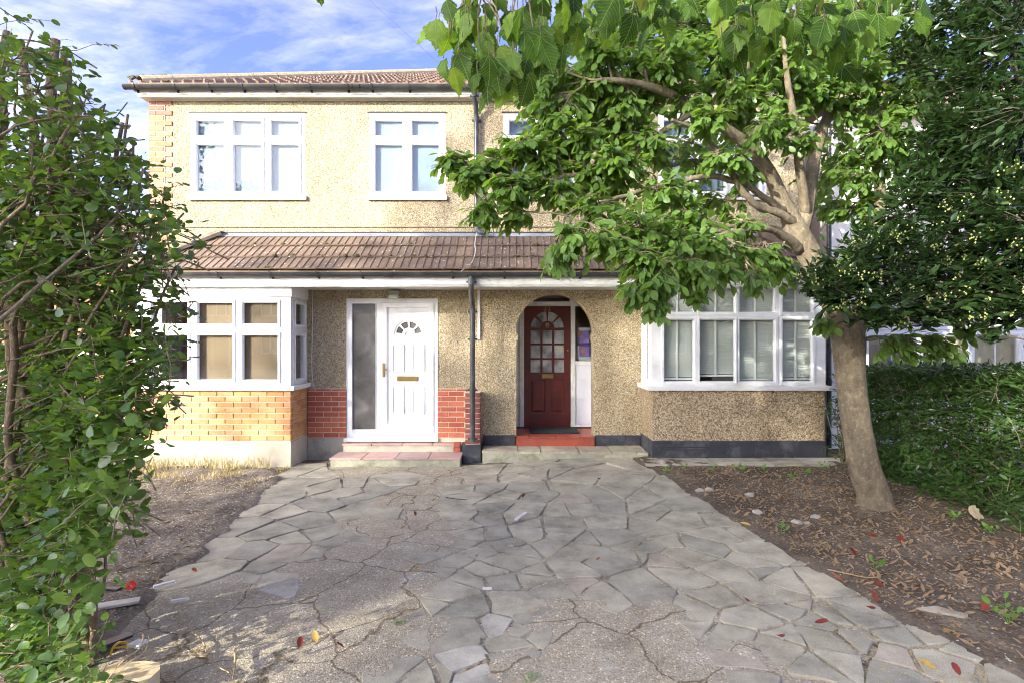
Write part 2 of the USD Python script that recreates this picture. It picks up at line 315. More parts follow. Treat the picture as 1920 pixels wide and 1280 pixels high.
def grit_mat(name, ramp, scale=70, spk=0.06, left=None, cracks=False):
    ex, el, src = {}, [], 'r.color'
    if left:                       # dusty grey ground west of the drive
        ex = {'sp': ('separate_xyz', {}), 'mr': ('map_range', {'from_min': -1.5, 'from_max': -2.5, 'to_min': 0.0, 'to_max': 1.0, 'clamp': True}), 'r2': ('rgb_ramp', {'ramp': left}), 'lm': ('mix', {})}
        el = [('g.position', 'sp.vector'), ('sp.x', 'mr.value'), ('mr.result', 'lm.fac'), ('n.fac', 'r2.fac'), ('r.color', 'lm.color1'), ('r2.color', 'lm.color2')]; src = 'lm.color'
    if cracks:
        ex |= {'cn': ('noise_texture', {'scale': 3.0, 'detail': 5.0}), 'cm': ('mix', {'mix_type': 'linear_light', 'fac': 0.12}), 'ce': ('voronoi_texture', {'feature': 'distance_to_edge', 'scale': 1.75}),
               'cr': ('rgb_ramp', {'ramp': [(0.0, (0.42, 0.38, 0.32)), (0.006, (0.55, 0.51, 0.45)), (0.016, (1,) * 3)]}), 'cx': ('mix', {'mix_type': 'multiply', 'fac': 1.0}),
               'wn': ('noise_texture', {'scale': 5.0, 'detail': 9.0, 'roughness': 0.75}), 'wr': ('rgb_ramp', {'ramp': [(0.55, (0,) * 3), (0.7, (0.8,) * 3)]}), 'wm': ('mix', {'color2': (0.47, 0.44, 0.37)})}
        el = el + [('g.position', 'cn.vector'), ('g.position', 'cm.color1'), ('cn.color', 'cm.color2'), ('cm.color', 'ce.vector'), ('ce.distance', 'cr.fac'), (src, 'wm.color1'), ('g.position', 'wn.vector'), ('wn.fac', 'wr.fac'), ('wr.color', 'wm.fac'),
                   ('wm.color', 'cx.color1'), ('cr.color', 'cx.color2')]; src = 'cx.color'
    mat(name, {**ex, 'g': ('geometry', {}), 'n': ('noise_texture', {'scale': 2.1, 'detail': 10.0, 'roughness': 0.72}), 'r': ('rgb_ramp', {'ramp': ramp}),
               'v': ('voronoi_texture', {'scale': scale}), 's': ('separate_color', {}),
               'sr': ('rgb_ramp', {'ramp': [(0.0, (0.6, 0.56, 0.52)), (0.4, (0.95,) * 3), (0.85, (1.1, 1.08, 1.04)), (1 - spk, (1.3, 1.26, 1.2)), (1.0, (2.3, 2.25, 2.15))]}),
               'm': ('mix', {'mix_type': 'multiply', 'fac': 0.85}), 'iv': ('math', {'math_type': 'multiply', 'value2': -1.0}),
               'b': ('bump', {'strength': 0.55, 'distance': 0.004}), 'p': ('principled_bsdf', {'roughness': 0.92, 'specular_ior_level': 0.25})},
        [('g.position', 'n.vector'), ('n.fac', 'r.fac'), ('g.position', 'v.vector'), ('v.color', 's.color'), ('s.r', 'sr.fac'), (src, 'm.color1'), ('sr.color', 'm.color2'),
         ('v.distance', 'iv.value1'), ('iv.value', 'b.height'), ('m.color', 'p.base_color'), ('b.normal', 'p.normal')] + el, 'p.BSDF')
grit_mat('drive_grit', [(0.3, (0.23, 0.19, 0.13)), (0.45, (0.315, 0.275, 0.2)), (0.6, (0.36, 0.32, 0.24)), (0.72, (0.43, 0.39, 0.305))], 120, cracks=True)
grit_mat('concrete_patch', [(0.3, (0.25, 0.225, 0.175)), (0.5, (0.315, 0.295, 0.245)), (0.7, (0.38, 0.365, 0.32))], 120, 0.04)
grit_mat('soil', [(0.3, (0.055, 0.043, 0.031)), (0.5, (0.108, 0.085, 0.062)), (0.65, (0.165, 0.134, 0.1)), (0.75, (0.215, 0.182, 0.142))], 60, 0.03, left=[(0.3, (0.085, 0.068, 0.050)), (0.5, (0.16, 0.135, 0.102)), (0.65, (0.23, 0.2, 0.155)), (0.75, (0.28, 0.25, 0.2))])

def leaf_mat(name, ramp, rough=0.38, trans=0.28, spec=0.5, per_object=False, tcol=None):
    t = tcol or tuple(np.minimum(np.array(ramp[len(ramp) // 2][1]) * np.array((1.9, 1.9, 0.9)), 1))
    mat(name, {'g': ('geometry', {}), 'o': ('object_info', {}), 'ad': ('math', {'math_type': 'add'}), 'fr': ('math', {'math_type': 'fraction'}),
               'r': ('rgb_ramp', {'ramp': ramp}), 'n': ('noise_texture', {'scale': 45.0, 'detail': 3.0}),
               'nr': ('rgb_ramp', {'ramp': [(0.3, (0.82,) * 3), (0.7, (1.12,) * 3)]}), 'm': ('mix', {'mix_type': 'multiply', 'fac': 1.0}),
               'p': ('principled_bsdf', {'roughness': rough, 'specular_ior_level': spec}), 't': ('translucent_bsdf', {'color': t}), 'x': ('mix_closure', {'fac': trans})},
        [('g.random_per_island', 'ad.value1'), ('o.random', 'ad.value2'), ('ad.value', 'fr.value1'), ('fr.value', 'r.fac'), ('g.position', 'n.vector'), ('n.fac', 'nr.fac'),
         ('r.color', 'm.color1'), ('nr.color', 'm.color2'), ('m.color', 'p.base_color'), ('p.BSDF', 'x.closure1'), ('t.BSDF', 'x.closure2')], 'x.closure')
leaf_mat('shrub_leaf', [(0.0, (0.028, 0.062, 0.014)), (0.4, (0.058, 0.112, 0.023)), (0.7, (0.10, 0.17, 0.034)), (0.93, (0.18, 0.265, 0.06)), (1.0, (0.15, 0.115, 0.04))], 0.36, 0.28)
leaf_mat('tree_leaf', [(0.0, (0.0524, 0.1005, 0.0218)), (0.5, (0.0917, 0.1660, 0.0349)), (0.85, (0.1398, 0.2271, 0.0480)), (1.0, (0.1747, 0.2621, 0.0655))], 0.4, 0.42)
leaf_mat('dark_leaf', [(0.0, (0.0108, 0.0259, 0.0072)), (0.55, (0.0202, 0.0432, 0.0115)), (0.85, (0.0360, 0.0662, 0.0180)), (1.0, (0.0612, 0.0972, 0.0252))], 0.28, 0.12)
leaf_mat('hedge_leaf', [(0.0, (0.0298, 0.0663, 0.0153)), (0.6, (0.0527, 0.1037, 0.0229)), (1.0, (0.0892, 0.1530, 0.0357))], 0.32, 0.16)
leaf_mat('lobed_leaf', [(0.0, (0.055, 0.125, 0.012)), (0.5, (0.10, 0.20, 0.02)), (1.0, (0.15, 0.27, 0.03))], 0.55, 0.5, 0.3)
mat('veined_leaf', {'g': ('geometry', {}), 'o': ('object_info', {}), 'r': ('rgb_ramp', {'ramp': [(0.0, (0.022, 0.055, 0.008)), (0.3, (0.042, 0.095, 0.011)), (0.65, (0.075, 0.15, 0.018)), (0.96, (0.125, 0.215, 0.026)), (1.0, (0.18, 0.18, 0.035))]}),  # leaf tones carry painted shade and backlight: dark for shaded, pale for translucent
    'u': ('uvmap', {'attribute': 'st'}), 's': ('separate_xyz', {}), 'an': ('math', {'math_type': 'arctan2'}), 'dv': ('math', {'math_type': 'divide', 'value2': 0.6}),
    'ro': ('math', {'math_type': 'round'}), 'su': ('math', {'math_type': 'subtract'}), 'ab': ('math', {'math_type': 'absolute'}), 'ln': ('vector_math', {'math_type': 'length'}),
    'mu': ('math', {'math_type': 'multiply'}), 'mr': ('map_range', {'from_min': 0.004, 'from_max': 0.02, 'to_min': 0.75, 'to_max': 0.0, 'clamp': True}),
    'ay': ('math', {'math_type': 'absolute'}), 'm8': ('math', {'math_type': 'multiply_add', 'value2': -0.75}), 'w': ('math', {'math_type': 'multiply', 'value2': 62.0}), 'si': ('math', {'math_type': 'sine'}),
    'wr': ('map_range', {'from_min': 0.75, 'from_max': 1.0, 'to_min': 0.0, 'to_max': 0.28, 'clamp': True}), 'mxx': ('math', {'math_type': 'maximum'}),
    'n': ('noise_texture', {'scale': 30.0, 'detail': 4.0}), 'nr': ('rgb_ramp', {'ramp': [(0.3, (0.75,) * 3), (0.6, (1.1,) * 3)]}), 'm': ('mix', {'mix_type': 'multiply', 'fac': 1.0}),
    'vm': ('mix', {'color2': (0.24, 0.34, 0.09)}), 'tc': ('mix', {'mix_type': 'multiply', 'fac': 1.0, 'color2': (2.1, 1.9, 0.9)}), 'b': ('bump', {'strength': 0.5, 'distance': 0.004}),
    'p': ('principled_bsdf', {'roughness': 0.55, 'specular_ior_level': 0.3}), 't': ('translucent_bsdf', {}), 'x': ('mix_closure', {'fac': 0.5})},
    [('o.random', 'r.fac'), ('u.UV', 's.vector'), ('s.y', 'an.value1'), ('s.x', 'an.value2'), ('an.value', 'dv.value1'), ('dv.value', 'ro.value1'), ('dv.value', 'su.value1'), ('ro.value', 'su.value2'),
     ('su.value', 'ab.value1'), ('u.UV', 'ln.vector1'), ('ab.value', 'mu.value1'), ('ln.value', 'mu.value2'), ('mu.value', 'mr.value'), ('s.y', 'ay.value1'), ('ay.value', 'm8.value1'), ('s.x', 'm8.value3'),
     ('m8.value', 'w.value1'), ('w.value', 'si.value1'), ('si.value', 'wr.value'), ('mr.result', 'mxx.value1'), ('wr.result', 'mxx.value2'), ('g.position', 'n.vector'), ('n.fac', 'nr.fac'),
     ('r.color', 'm.color1'), ('nr.color', 'm.color2'), ('m.color', 'vm.color1'), ('mxx.value', 'vm.fac'), ('vm.color', 'p.base_color'), ('vm.color', 'tc.color1'), ('tc.color', 't.color'),
     ('mxx.value', 'b.height'), ('b.normal', 'p.normal'), ('p.BSDF', 'x.closure1'), ('t.BSDF', 'x.closure2')], 'x.closure')
leaf_mat('far_leaf', [(0.0, (0.05, 0.09, 0.02)), (1.0, (0.09, 0.15, 0.03))], 0.5, 0.3)
leaf_mat('weed_leaf', [(0.0, (0.09, 0.19, 0.03)), (1.0, (0.14, 0.28, 0.05))], 0.45, 0.3)
leaf_mat('dry_leaf', [(0.0, (0.08, 0.048, 0.025)), (0.3, (0.19, 0.12, 0.065)), (0.6, (0.34, 0.24, 0.14)), (0.85, (0.46, 0.36, 0.23)), (1.0, (0.58, 0.50, 0.36))], 0.75, 0.1)
leaf_mat('red_leaf', [(0.0, (0.10, 0.015, 0.012)), (0.6, (0.17, 0.025, 0.015)), (1.0, (0.24, 0.06, 0.025))], 0.4, 0.12)
leaf_mat('yellow_leaf', [(0.0, (0.42, 0.25, 0.06)), (1.0, (0.50, 0.38, 0.10))], 0.5, 0.2)
leaf_mat('grass_blade', [(0.0, (0.15, 0.19, 0.05)), (0.3, (0.30, 0.25, 0.10)), (1.0, (0.46, 0.37, 0.20))], 0.6, 0.25)
leaf_mat('bud', [(0.0, (0.20, 0.25, 0.07)), (1.0, (0.34, 0.36, 0.13))], 0.6, 0.1)

def bark_mat(name, a, b, sc=14.0):
    mat(name, {'g': ('geometry', {}), 'mp': ('mapping', {'scale': (1, 1, 0.5)}), 'n': ('noise_texture', {'scale': sc, 'detail': 9.0, 'roughness': 0.68, 'distortion': 0.3}),
               'r': ('rgb_ramp', {'ramp': [(0.3, a), (0.55, tuple((np.array(a) + np.array(b)) / 2)), (0.72, b)]}),
               'l': ('noise_texture', {'scale': 30.0, 'detail': 9.0, 'roughness': 0.8}), 'lr': ('rgb_ramp', {'ramp': [(0.52, (0,) * 3), (0.7, (1,) * 3)]}),
               'lm': ('mix', {'color2': tuple(np.minimum(np.array(b) * 1.45, 0.6))}), 'b': ('bump', {'strength': 1.0, 'distance': 0.02}), 'p': ('principled_bsdf', {'roughness': 0.85})},
        [('g.position', 'mp.vector'), ('mp.vector', 'n.vector'), ('n.fac', 'r.fac'), ('g.position', 'l.vector'), ('l.fac', 'lr.fac'), ('lr.color', 'lm.fac'), ('r.color', 'lm.color1'),
         ('lm.color', 'p.base_color'), ('n.fac', 'b.height'), ('b.normal', 'p.normal')], 'p.BSDF')
bark_mat('bark', (0.085, 0.067, 0.042), (0.255, 0.205, 0.135))
bark_mat('shrub_bark', (0.10, 0.07, 0.04), (0.28, 0.21, 0.13), 30)
bark_mat('dark_bark', (0.04, 0.032, 0.024), (0.10, 0.08, 0.06), 20)
plain('cut_wood', (0.56, 0.45, 0.27), 0.7, vary=0.1, scale=14, bump=0.2, bscale=50, dirt=(0.46, 0.34, 0.17), dscale=5)
plain('dry_twig', (0.36, 0.25, 0.13), 0.8, vary=0.2, scale=20)
plain('yellow_plastic', (0.65, 0.38, 0.02), 0.35, vary=0.08)
plain('red_plastic', (0.55, 0.02, 0.02), 0.35, vary=0.08)
plain('rubble', (0.36, 0.32, 0.27), 0.85, vary=0.25, scale=25, bump=0.5, bscale=80)
plain('white_chip', (0.62, 0.60, 0.56), 0.7, vary=0.15, scale=25)
plain('pale_plank', (0.48, 0.44, 0.38), 0.75, vary=0.18, scale=18, bump=0.3, bscale=60)
plain('dark_scrap', (0.03, 0.032, 0.04), 0.4, vary=0.3, scale=20)
plain('pack_purple', (0.30, 0.20, 0.58), 0.3, vary=0.2, scale=12)
plain('pack_white', (0.66, 0.68, 0.74), 0.3, vary=0.05)
plain('pack_orange', (0.60, 0.20, 0.05), 0.35, vary=0.2, scale=25)
plain('lamp_glass', (0.42, 0.43, 0.40), 0.15, vary=0.1)
plain('lamp_case', (0.34, 0.33, 0.30), 0.5, vary=0.15)
plain('cable_white', (0.60, 0.60, 0.58), 0.5, vary=0.05)
plain('cable_black', (0.03, 0.03, 0.032), 0.5, vary=0.05)
plain('pebble_stone', (0.36, 0.33, 0.28), 0.85, vary=0.4, scale=30)
plain('sticker', (0.6, 0.62, 0.35), 0.5, vary=0.2, scale=80)
plain('dark_frame', (0.03, 0.03, 0.032), 0.5, vary=0.1)

def glass_mat(name, tint, r0, rough=0.0, bump=0.0, bscale=30.0):
    """a window pane: see-through, reflecting r0 head on and more at a slant"""
    nodes = {'g': ('geometry', {}), 'f': ('layer_weight', {'blend': 0.5}), 'pw': ('math', {'math_type': 'power', 'value2': 4.0}), 'ma': ('math', {'math_type': 'multiply_add', 'value2': 1 - r0, 'value3': r0}),
             't': ('transparent_bsdf', {'color': tint}), 'gl': ('glossy_bsdf', {'color': (0.97, 0.98, 1.0), 'roughness': rough}), 'x': ('mix_closure', {})}
    links = [('f.facing', 'pw.value1'), ('pw.value', 'ma.value1'), ('ma.value', 'x.fac'), ('t.BSDF', 'x.closure1'), ('gl.BSDF', 'x.closure2')]
    if bump:
        nodes['n'] = ('noise_texture', {'scale': bscale, 'detail': 2.0, 'distortion': 1.2}); nodes['b'] = ('bump', {'strength': bump, 'distance': 0.02})
        links += [('g.position', 'n.vector'), ('n.fac', 'b.height'), ('b.normal', 'gl.normal')]
    mat(name, nodes, links, 'x.closure')
glass_mat('pane_glass', (0.96, 0.97, 0.96), 0.055, bump=0.012, bscale=1.5)
glass_mat('upper_glass', (0.95, 0.975, 0.985), 0.035, bump=0.01, bscale=1.2)
mat('obscure_glass', {'g': ('geometry', {}), 'n': ('noise_texture', {'scale': 26.0, 'detail': 3.0, 'distortion': 2.2}), 'b': ('bump', {'strength': 0.9, 'distance': 0.02}),
                      'n2': ('noise_texture', {'scale': 5.0, 'detail': 5.0}), 'r': ('rgb_ramp', {'ramp': [(0.35, (0.16, 0.17, 0.175)), (0.65, (0.62, 0.64, 0.62))]}),  # pale mottling in the colour stands in for reflected sky
                      'p': ('principled_bsdf', {'roughness': 0.08, 'specular_ior_level': 0.9})},
    [('g.position', 'n.vector'), ('n.fac', 'b.height'), ('b.normal', 'p.normal'), ('g.position', 'n2.vector'), ('n2.fac', 'r.fac'), ('r.color', 'p.base_color')], 'p.BSDF')
mat('frosted_glass', {'g': ('geometry', {}), 'n': ('noise_texture', {'scale': 60.0, 'detail': 3.0}), 'b': ('bump', {'strength': 0.25, 'distance': 0.004}),
                      'n2': ('noise_texture', {'scale': 3.0, 'detail': 6.0, 'distortion': 0.6}), 'r': ('rgb_ramp', {'ramp': [(0.3, (0.05, 0.045, 0.04)), (0.55, (0.11, 0.105, 0.10)), (0.7, (0.19, 0.18, 0.175))]}),
                      'p': ('principled_bsdf', {'roughness': 0.22, 'specular_ior_level': 0.7})},
    [('g.position', 'n.vector'), ('n.fac', 'b.height'), ('b.normal', 'p.normal'), ('g.position', 'n2.vector'), ('n2.fac', 'r.fac'), ('r.color', 'p.base_color')], 'p.BSDF')
# ------------------------------------------------------------------ ground
def sheet(xs, ys, zf):
    X, Y = np.meshgrid(xs, ys); Z = zf(X, Y)
    v = np.stack([X, Y, Z], -1).reshape(-1, 3); n = len(xs)
    i, j = np.meshgrid(np.arange(len(ys) - 1), np.arange(n - 1), indexing='ij'); a = (i * n + j).ravel()
    return TM(v, np.vstack([np.stack([a, a + 1, a + n + 1], 1), np.stack([a, a + n + 1, a + n], 1)]))
DRIVE = Polygon([(-3.0, 7.62), (-2.83, 6.34), (-2.66, 5.13), (-2.46, 4.0), (-2.3, 3.0), (-2.2, 1.4), (-2.2, -0.5), (3.0, -0.5), (2.84, 1.4), (2.55, 2.81), (2.3, 3.75), (2.16, 4.84), (1.95, 6.0), (1.69, 7.25), (1.69, 7.6)])
import shapely
_r = np.array(DRIVE.segmentize(.22).exterior.coords)[:-1]; _e = np.random.default_rng(3)
DRIVE = Polygon(_r + _e.normal(0, 1, _r.shape) * np.where(_r[:, :1] < 0, .045, .022) * (_r[:, 1:] < 7.2)).buffer(0)
def drive_depth(X, Y):
    p = shapely.points(np.stack([X.ravel(), Y.ravel()], 1))
    d = shapely.distance(DRIVE, p); inside = shapely.distance(DRIVE.boundary, p) * (d == 0)
    return d.reshape(X.shape), inside.reshape(X.shape)
def soil_z(X, Y):
    P = np.stack([X, Y, 0 * X], -1)
    out, ins = drive_depth(X, Y)
    z = ground_z(X, Y) + (meshkit.fbm(P * 3.1, 4, 3) - 0.5) * 0.09 + (meshkit.fbm(P * 14, 3, 8) - 0.5) * 0.035
    z = z + 0.015 * smooth01(out / 0.4)
    z = z + 0.05 * np.exp(-((X - 3.55) ** 2 + (Y - 5.4) ** 2) / 0.35)          # soil heaped round the tree
    z = z + .012 * (out < .3)
    z = z * (1 - smooth01(ins / .16)) + (ground_z(X, Y) - 0.06) * smooth01(ins / .16)
    return np.where(Y > 7.9, np.minimum(z, ground_z(X, Y) - 0.02), z)
near = sheet(np.linspace(-9, 9, 300), np.linspace(-3, 9, 220), soil_z)
far_x = np.r_[-300, -120, -40, -15, -9, 9, 15, 40, 120, 300]; far_y = np.r_[-300, -120, -40, -12, -3, 9, 15, 40, 120, 300]
far = sheet(far_x, far_y, lambda X, Y: 0 * X - 0.012)
cx = far.vertices[far.faces].mean(1)
far = TM(far.vertices, far.faces[~((np.abs(cx[:, 0]) < 9) & (cx[:, 1] > -3) & (cx[:, 1] < 9))])
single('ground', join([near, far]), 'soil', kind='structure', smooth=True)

# driveway: mortar bed and concrete with the crazy paving stones on it
drv = fresh('/World', 'driveway')
def drape(poly, res, zf):
    """a polygon as a fine sheet"""
    x0, y0, x1, y1 = poly.bounds
    xs, ys = np.arange(x0, x1 + res, res), np.arange(y0, y1 + res, res)
    m = sheet(xs, ys, zf)
    c = m.vertices[m.faces].mean(1)
    keep = shapely.contains_xy(poly, c[:, 0], c[:, 1])
    m = TM(m.vertices, m.faces[keep]); m.remove_unreferenced_vertices(); return m
WORN = [(780,925),(830,900),(790,960),(740,940),(697,985),(786,985),(681,1057),(740,1015),(760,1080),(640,1100),(700,1120),(600,1150),(680,1180),(560,1200),(620,1230),(480,1150),(440,1180),(520,1260),(640,1275),(400,1120),(400,1240),(680,1230),(660,880),(720,878),(800,878),(840,880),(830,1010),(790,1020),(600,1060),(640,1040),(590,1100),(620,1130),(730,1110),(720,1180),
 (1100,1155),(1150,1180),(1080,1230),(1190,1250),(1040,1275),(1010,1268),(1130,1270),(1240,1240),(1230,1190),(1320,1262),(1060,1190),(1100,1200),(1200,1160),(1340,1240)]
WORN_AT = [gnd(*p) for p in WORN]
def bed_z(X, Y):
    P = np.stack([X, Y, 0 * X], -1)
    d = np.min([np.hypot(X - p[0], Y - p[1]) for p in WORN_AT], axis=0)
    fill = 0.016 * (1 - smooth01((d - .12) / .5))                # grit and old concrete level with the stones where these are worn away
    rough = smooth01((meshkit.fbm(P * 0.9, 3, 5) - 0.35) * 3)
    return ground_z(X, Y) - 0.012 + fill + (meshkit.fbm(P * 7, 4, 21) - 0.5) * 0.026 * (0.4 + rough)
m = drape(DRIVE, 0.035, bed_z)
m = usdkit.mesh(stage, drv, m, LOOK['drive_grit'], smooth=True)
anchor[drv] = np.zeros(3); tag(drv, kind='structure')

# each stone's middle as the photograph shows it, and the worn places without stones
SEEDS = [(500,935),(477,955),(533,958),(576,973),(458,985),(510,998),(605,998),(648,1014),(550,1008),(408,1031),(471,1031),(533,1037),(582,1037),(408,1067),(497,1060),(533,1073),(530,1103),(452,1086),
 (550,883),(602,888),(569,903),(543,916),(615,912),(664,906),(697,906),(743,899),(714,919),(648,922),(674,932),(697,945),(658,962),(710,958),(599,945),
 (904,880),(973,884),(1012,873),(967,900),(1031,884),(1004,894),(1081,882),(1044,896),(1081,902),(1154,875),(1144,892),(898,896),(869,917),(912,917),(987,917),(881,932),(946,930),(1017,934),(1077,925),(1075,940),(1127,938),(1171,930),
 (858,952),(917,940),(929,950),(979,952),(860,967),(915,973),(967,969),(1040,957),(1096,957),(1154,957),(862,986),(996,984),(1052,980),(1144,984),(883,1002),(933,998),(987,1000),(1042,998),(1102,1011),(865,1023),(944,1017),(1025,1021),(910,1038),(979,1036),(1077,1040),(1175,1040),(852,1052),(812,1040),(910,1065),(962,1050),(1008,1061),(1077,1065),(1165,1069),(1125,1050),(821,1071),(1190,1019),
 (802,1094),(873,1083),(940,1091),(857,1107),(815,1133),(883,1133),(966,1135),(1039,1109),(1016,1083),(1089,1091),(1136,1122),(753,1149),(784,1185),(873,1182),(933,1172),(998,1162),(974,1182),(1011,1190),(753,1229),(862,1232),(956,1206),(964,1232),(894,1266),(946,1266),(729,1268),(772,1280),(820,1270),
 (1181,885),(1239,925),(1308,954),(1279,979),(1354,977),(1358,1004),(1327,1022),(1406,1002),(1420,1025),(1406,1054),(1372,1075),(1285,1081),(1191,1081),(1285,1043),(1191,1043),(1237,1050),(1204,1022),(1248,1010),(1172,1002),(1202,966),(1212,993),(1172,956),(1191,933),(1172,914),(1437,1068),(1493,1058),(1483,1085),
 (1342,1111),(1424,1111),(1221,1117),(1296,1139),(1405,1160),(1518,1130),(1478,1149),(1613,1139),(1551,1098),(1302,1190),(1380,1193),(1480,1190),(1445,1212),(1532,1165),(1545,1195),(1608,1190),(1640,1168),(1397,1233),(1518,1239),(1613,1247),(1662,1222),(1667,1187),(1407,1275),(1681,1268),(1570,1157),(1294,1236),(1757,1188),(1819,1221),(1875,1260),(1763,1244)]
PALE = {(1294,1236), (933,1172), (530,1103), (862,1232), (894,1266)}
pts = [gnd(*p) for p in SEEDS] + [gnd(*p) for p in WORN]
flag = [True] * len(SEEDS) + [False] * len(WORN)
rs = np.random.default_rng(5)
for y in np.arange(-0.6, 2.6, 0.42):                      # the paving goes on under and behind the viewer
    for x in np.arange(-2.2, 3.2, 0.46):
        pts.append(np.array([x, y]) + rs.uniform(-.16, .16, 2)); flag.append(rs.random() > 0.3)
pts = np.array(pts)
from scipy.spatial import Voronoi
bb = [(-20, -20), (20, -20), (20, 30), (-20, 30)]
vor = Voronoi(np.vstack([pts, bb]))
VV = vor.vertices.copy()               # short sides collapse, so that stones become irregular four and five siders
link = np.arange(len(VV))
def root(i):
    while link[i] != i: i = link[i]
    return i
for a, b in vor.ridge_vertices:
    if a >= 0 and b >= 0 and np.linalg.norm(VV[a] - VV[b]) < .15: link[root(a)] = root(b)
roots = np.array([root(i) for i in range(len(VV))])
for r_ in np.unique(roots):
    k_ = roots == r_
    if k_.sum() <= 5: VV[k_] = VV[k_].mean(0) + rs.normal(0, .022, 2)
def stone_mesh(poly, top, rs):
    poly = poly.buffer(-0.005 - rs.random() ** 2 * 0.013)
    if poly.is_empty or poly.geom_type != 'Polygon' or poly.area < 0.006: return None
    poly = poly.buffer(-0.02).buffer(0.02, quad_segs=1) if poly.area > 0.03 else poly
    if poly.is_empty or poly.geom_type != 'Polygon': return None
    ring = np.array(poly.segmentize(0.17).exterior.coords)[:-1]
    if len(ring) > 22: ring = np.array(poly.segmentize(0.3).exterior.coords)[:-1]
    ring = ring + rs.normal(0, 0.0095, ring.shape)
    c = ring.mean(0); n = len(ring)
    tx, ty = rs.normal(0, 0.012, 2)
    zt = lambda p: ground_z(p[:, 0], p[:, 1]) + top + (p - c) @ np.array([tx, ty])
    d = np.linalg.norm(ring - c, axis=1, keepdims=True)
    inn = c + (ring - c) * (1 - 0.006 / np.maximum(d, .03))
    v = np.vstack([np.c_[ring, ground_z(ring[:, 0], ring[:, 1]) - 0.04], np.c_[ring, zt(ring) - 0.004], np.c_[inn, zt(inn)], [[*c, zt(c[None])[0] + rs.normal(0, .001)]]])
    i = np.arange(n); j = (i + 1) % n; f = []
    for k in (0, n): f += [np.stack([k + i, k + j, k + n + j], 1), np.stack([k + i, k + n + j, k + n + i], 1)]
    f.append(np.stack([2 * n + i, 2 * n + j, np.full(n, 3 * n)], 1))
    return TM(v, np.vstack(f))
n_st = 0
for k in range(len(pts)):
    reg = vor.regions[vor.point_region[k]]
    if not flag[k] or -1 in reg or len(reg) < 3: continue
    poly = Polygon(VV[reg]).buffer(0).intersection(DRIVE)
    if poly.geom_type != 'Polygon': continue
    if pts[k][1] < 1.6: continue
    mesh = stone_mesh(poly, rs.uniform(-0.003, 0.008), rs)
    if mesh is None: continue
    pale = k < len(SEEDS) and SEEDS[k] in PALE
    part(drv, 'paving_stone', mesh, 'paving_pale' if pale else ('paving_pink' if rs.random() < 0.04 else f'paving_{rs.integers(6)}'), label='pale whitish worn paving stone' if pale else None)
    n_st += 1

# concrete strip in front of the red door and of the bay
def ledge(name, poly, z0, z1, mats, step, label):
    p = fresh('/World', name); anchor[p] = np.zeros(3)
    usdkit.mesh(stage, p, slab(poly.buffer(-0.012), z0, z1 - 0.02), LOOK['concrete_mossy']); tag(p, kind='structure')
    x0, y0, x1, y1 = poly.bounds; x = x0
    while x < x1 - 0.05:
        w = min(rs.uniform(*step), x1 - x)
        if x1 - x - w < 0.15: w = x1 - x
        ys = [y0, y0 + (y1 - y0) * rs.uniform(.42, .6), y1]
        for a, b in zip(ys[:-1], ys[1:]):
            g = sbox(x + .006, a + .006, x + w - .006, b - .006).intersection(poly)
            if g.is_empty or g.geom_type != 'Polygon': continue
            ring = np.array(g.segmentize(.25).exterior.coords)[:-1] + rs.normal(0, .004, (len(g.segmentize(.25).exterior.coords) - 1, 2))
            m = trimesh.creation.extrude_polygon(Polygon(ring).buffer(0), .03, engine='earcut'); m.apply_translation([0, 0, z1 - .03 + rs.uniform(-.004, .004)])
            part(p, 'flagstone', m, mats[rs.integers(len(mats))])
        x += w
    return p
ledge('raised_path', Polygon([(-0.42, 7.99), (-0.42, 7.58), (1.05, 7.52), (1.86, 7.46), (1.86, 7.99)]), 0.0, 0.185, ['paving_0', 'paving_3', 'paving_pink', 'paving_4'], (.3, .55), '')
ledge('bay_path', Polygon([(1.70, 7.38), (1.70, 6.98), (4.7, 6.95), (4.7, 7.38)]), 0.0, 0.135, ['paving_4', 'paving_2', 'concrete_grey', 'paving_3'], (.4, .75), '')

# ------------------------------------------------------------------ helpers for facades
def rot(m, O, ang):
    """local (along, -outward, up) to the world: turned about z by ang degrees, moved to O"""
    c, s = math.cos(math.radians(ang)), math.sin(math.radians(ang))
    v = np.array(m.vertices)
    return TM(np.stack([c * v[:, 0] - s * v[:, 1], s * v[:, 0] + c * v[:, 1], v[:, 2]], 1) + np.array(O, float), np.array(m.faces))

def rings(rects):
    v = [];
    for x0, x1, z0, z1, y in rects: v += [(x0, y, z0), (x1, y, z0), (x1, y, z1), (x0, y, z1)]
    f = []
    for k in range(len(rects) - 1):
        for i in range(4):
            a, b = k * 4 + i, k * 4 + (i + 1) % 4
            f += [(a, b, b + 4), (a, b + 4, a + 4)]
    return TM(v, f)

def sash_mesh(u0, u1, v0, v1, border=0.045, proud=0.014):
    """a mitred frame round the pane u0..u1, v0..v1"""
    b = border
    return rings([(u0 - b, u1 + b, v0 - b, v1 + b, 0.0), (u0 - b, u1 + b, v0 - b, v1 + b, -proud + .004), (u0 - b + .005, u1 + b - .005, v0 - b + .005, v1 + b - .005, -proud),
                  (u0 - .014, u1 + .014, v0 - .014, v1 + .014, -proud), (u0, u1, v0, v1, 0.012), (u0, u1, v0, v1, 0.045)])

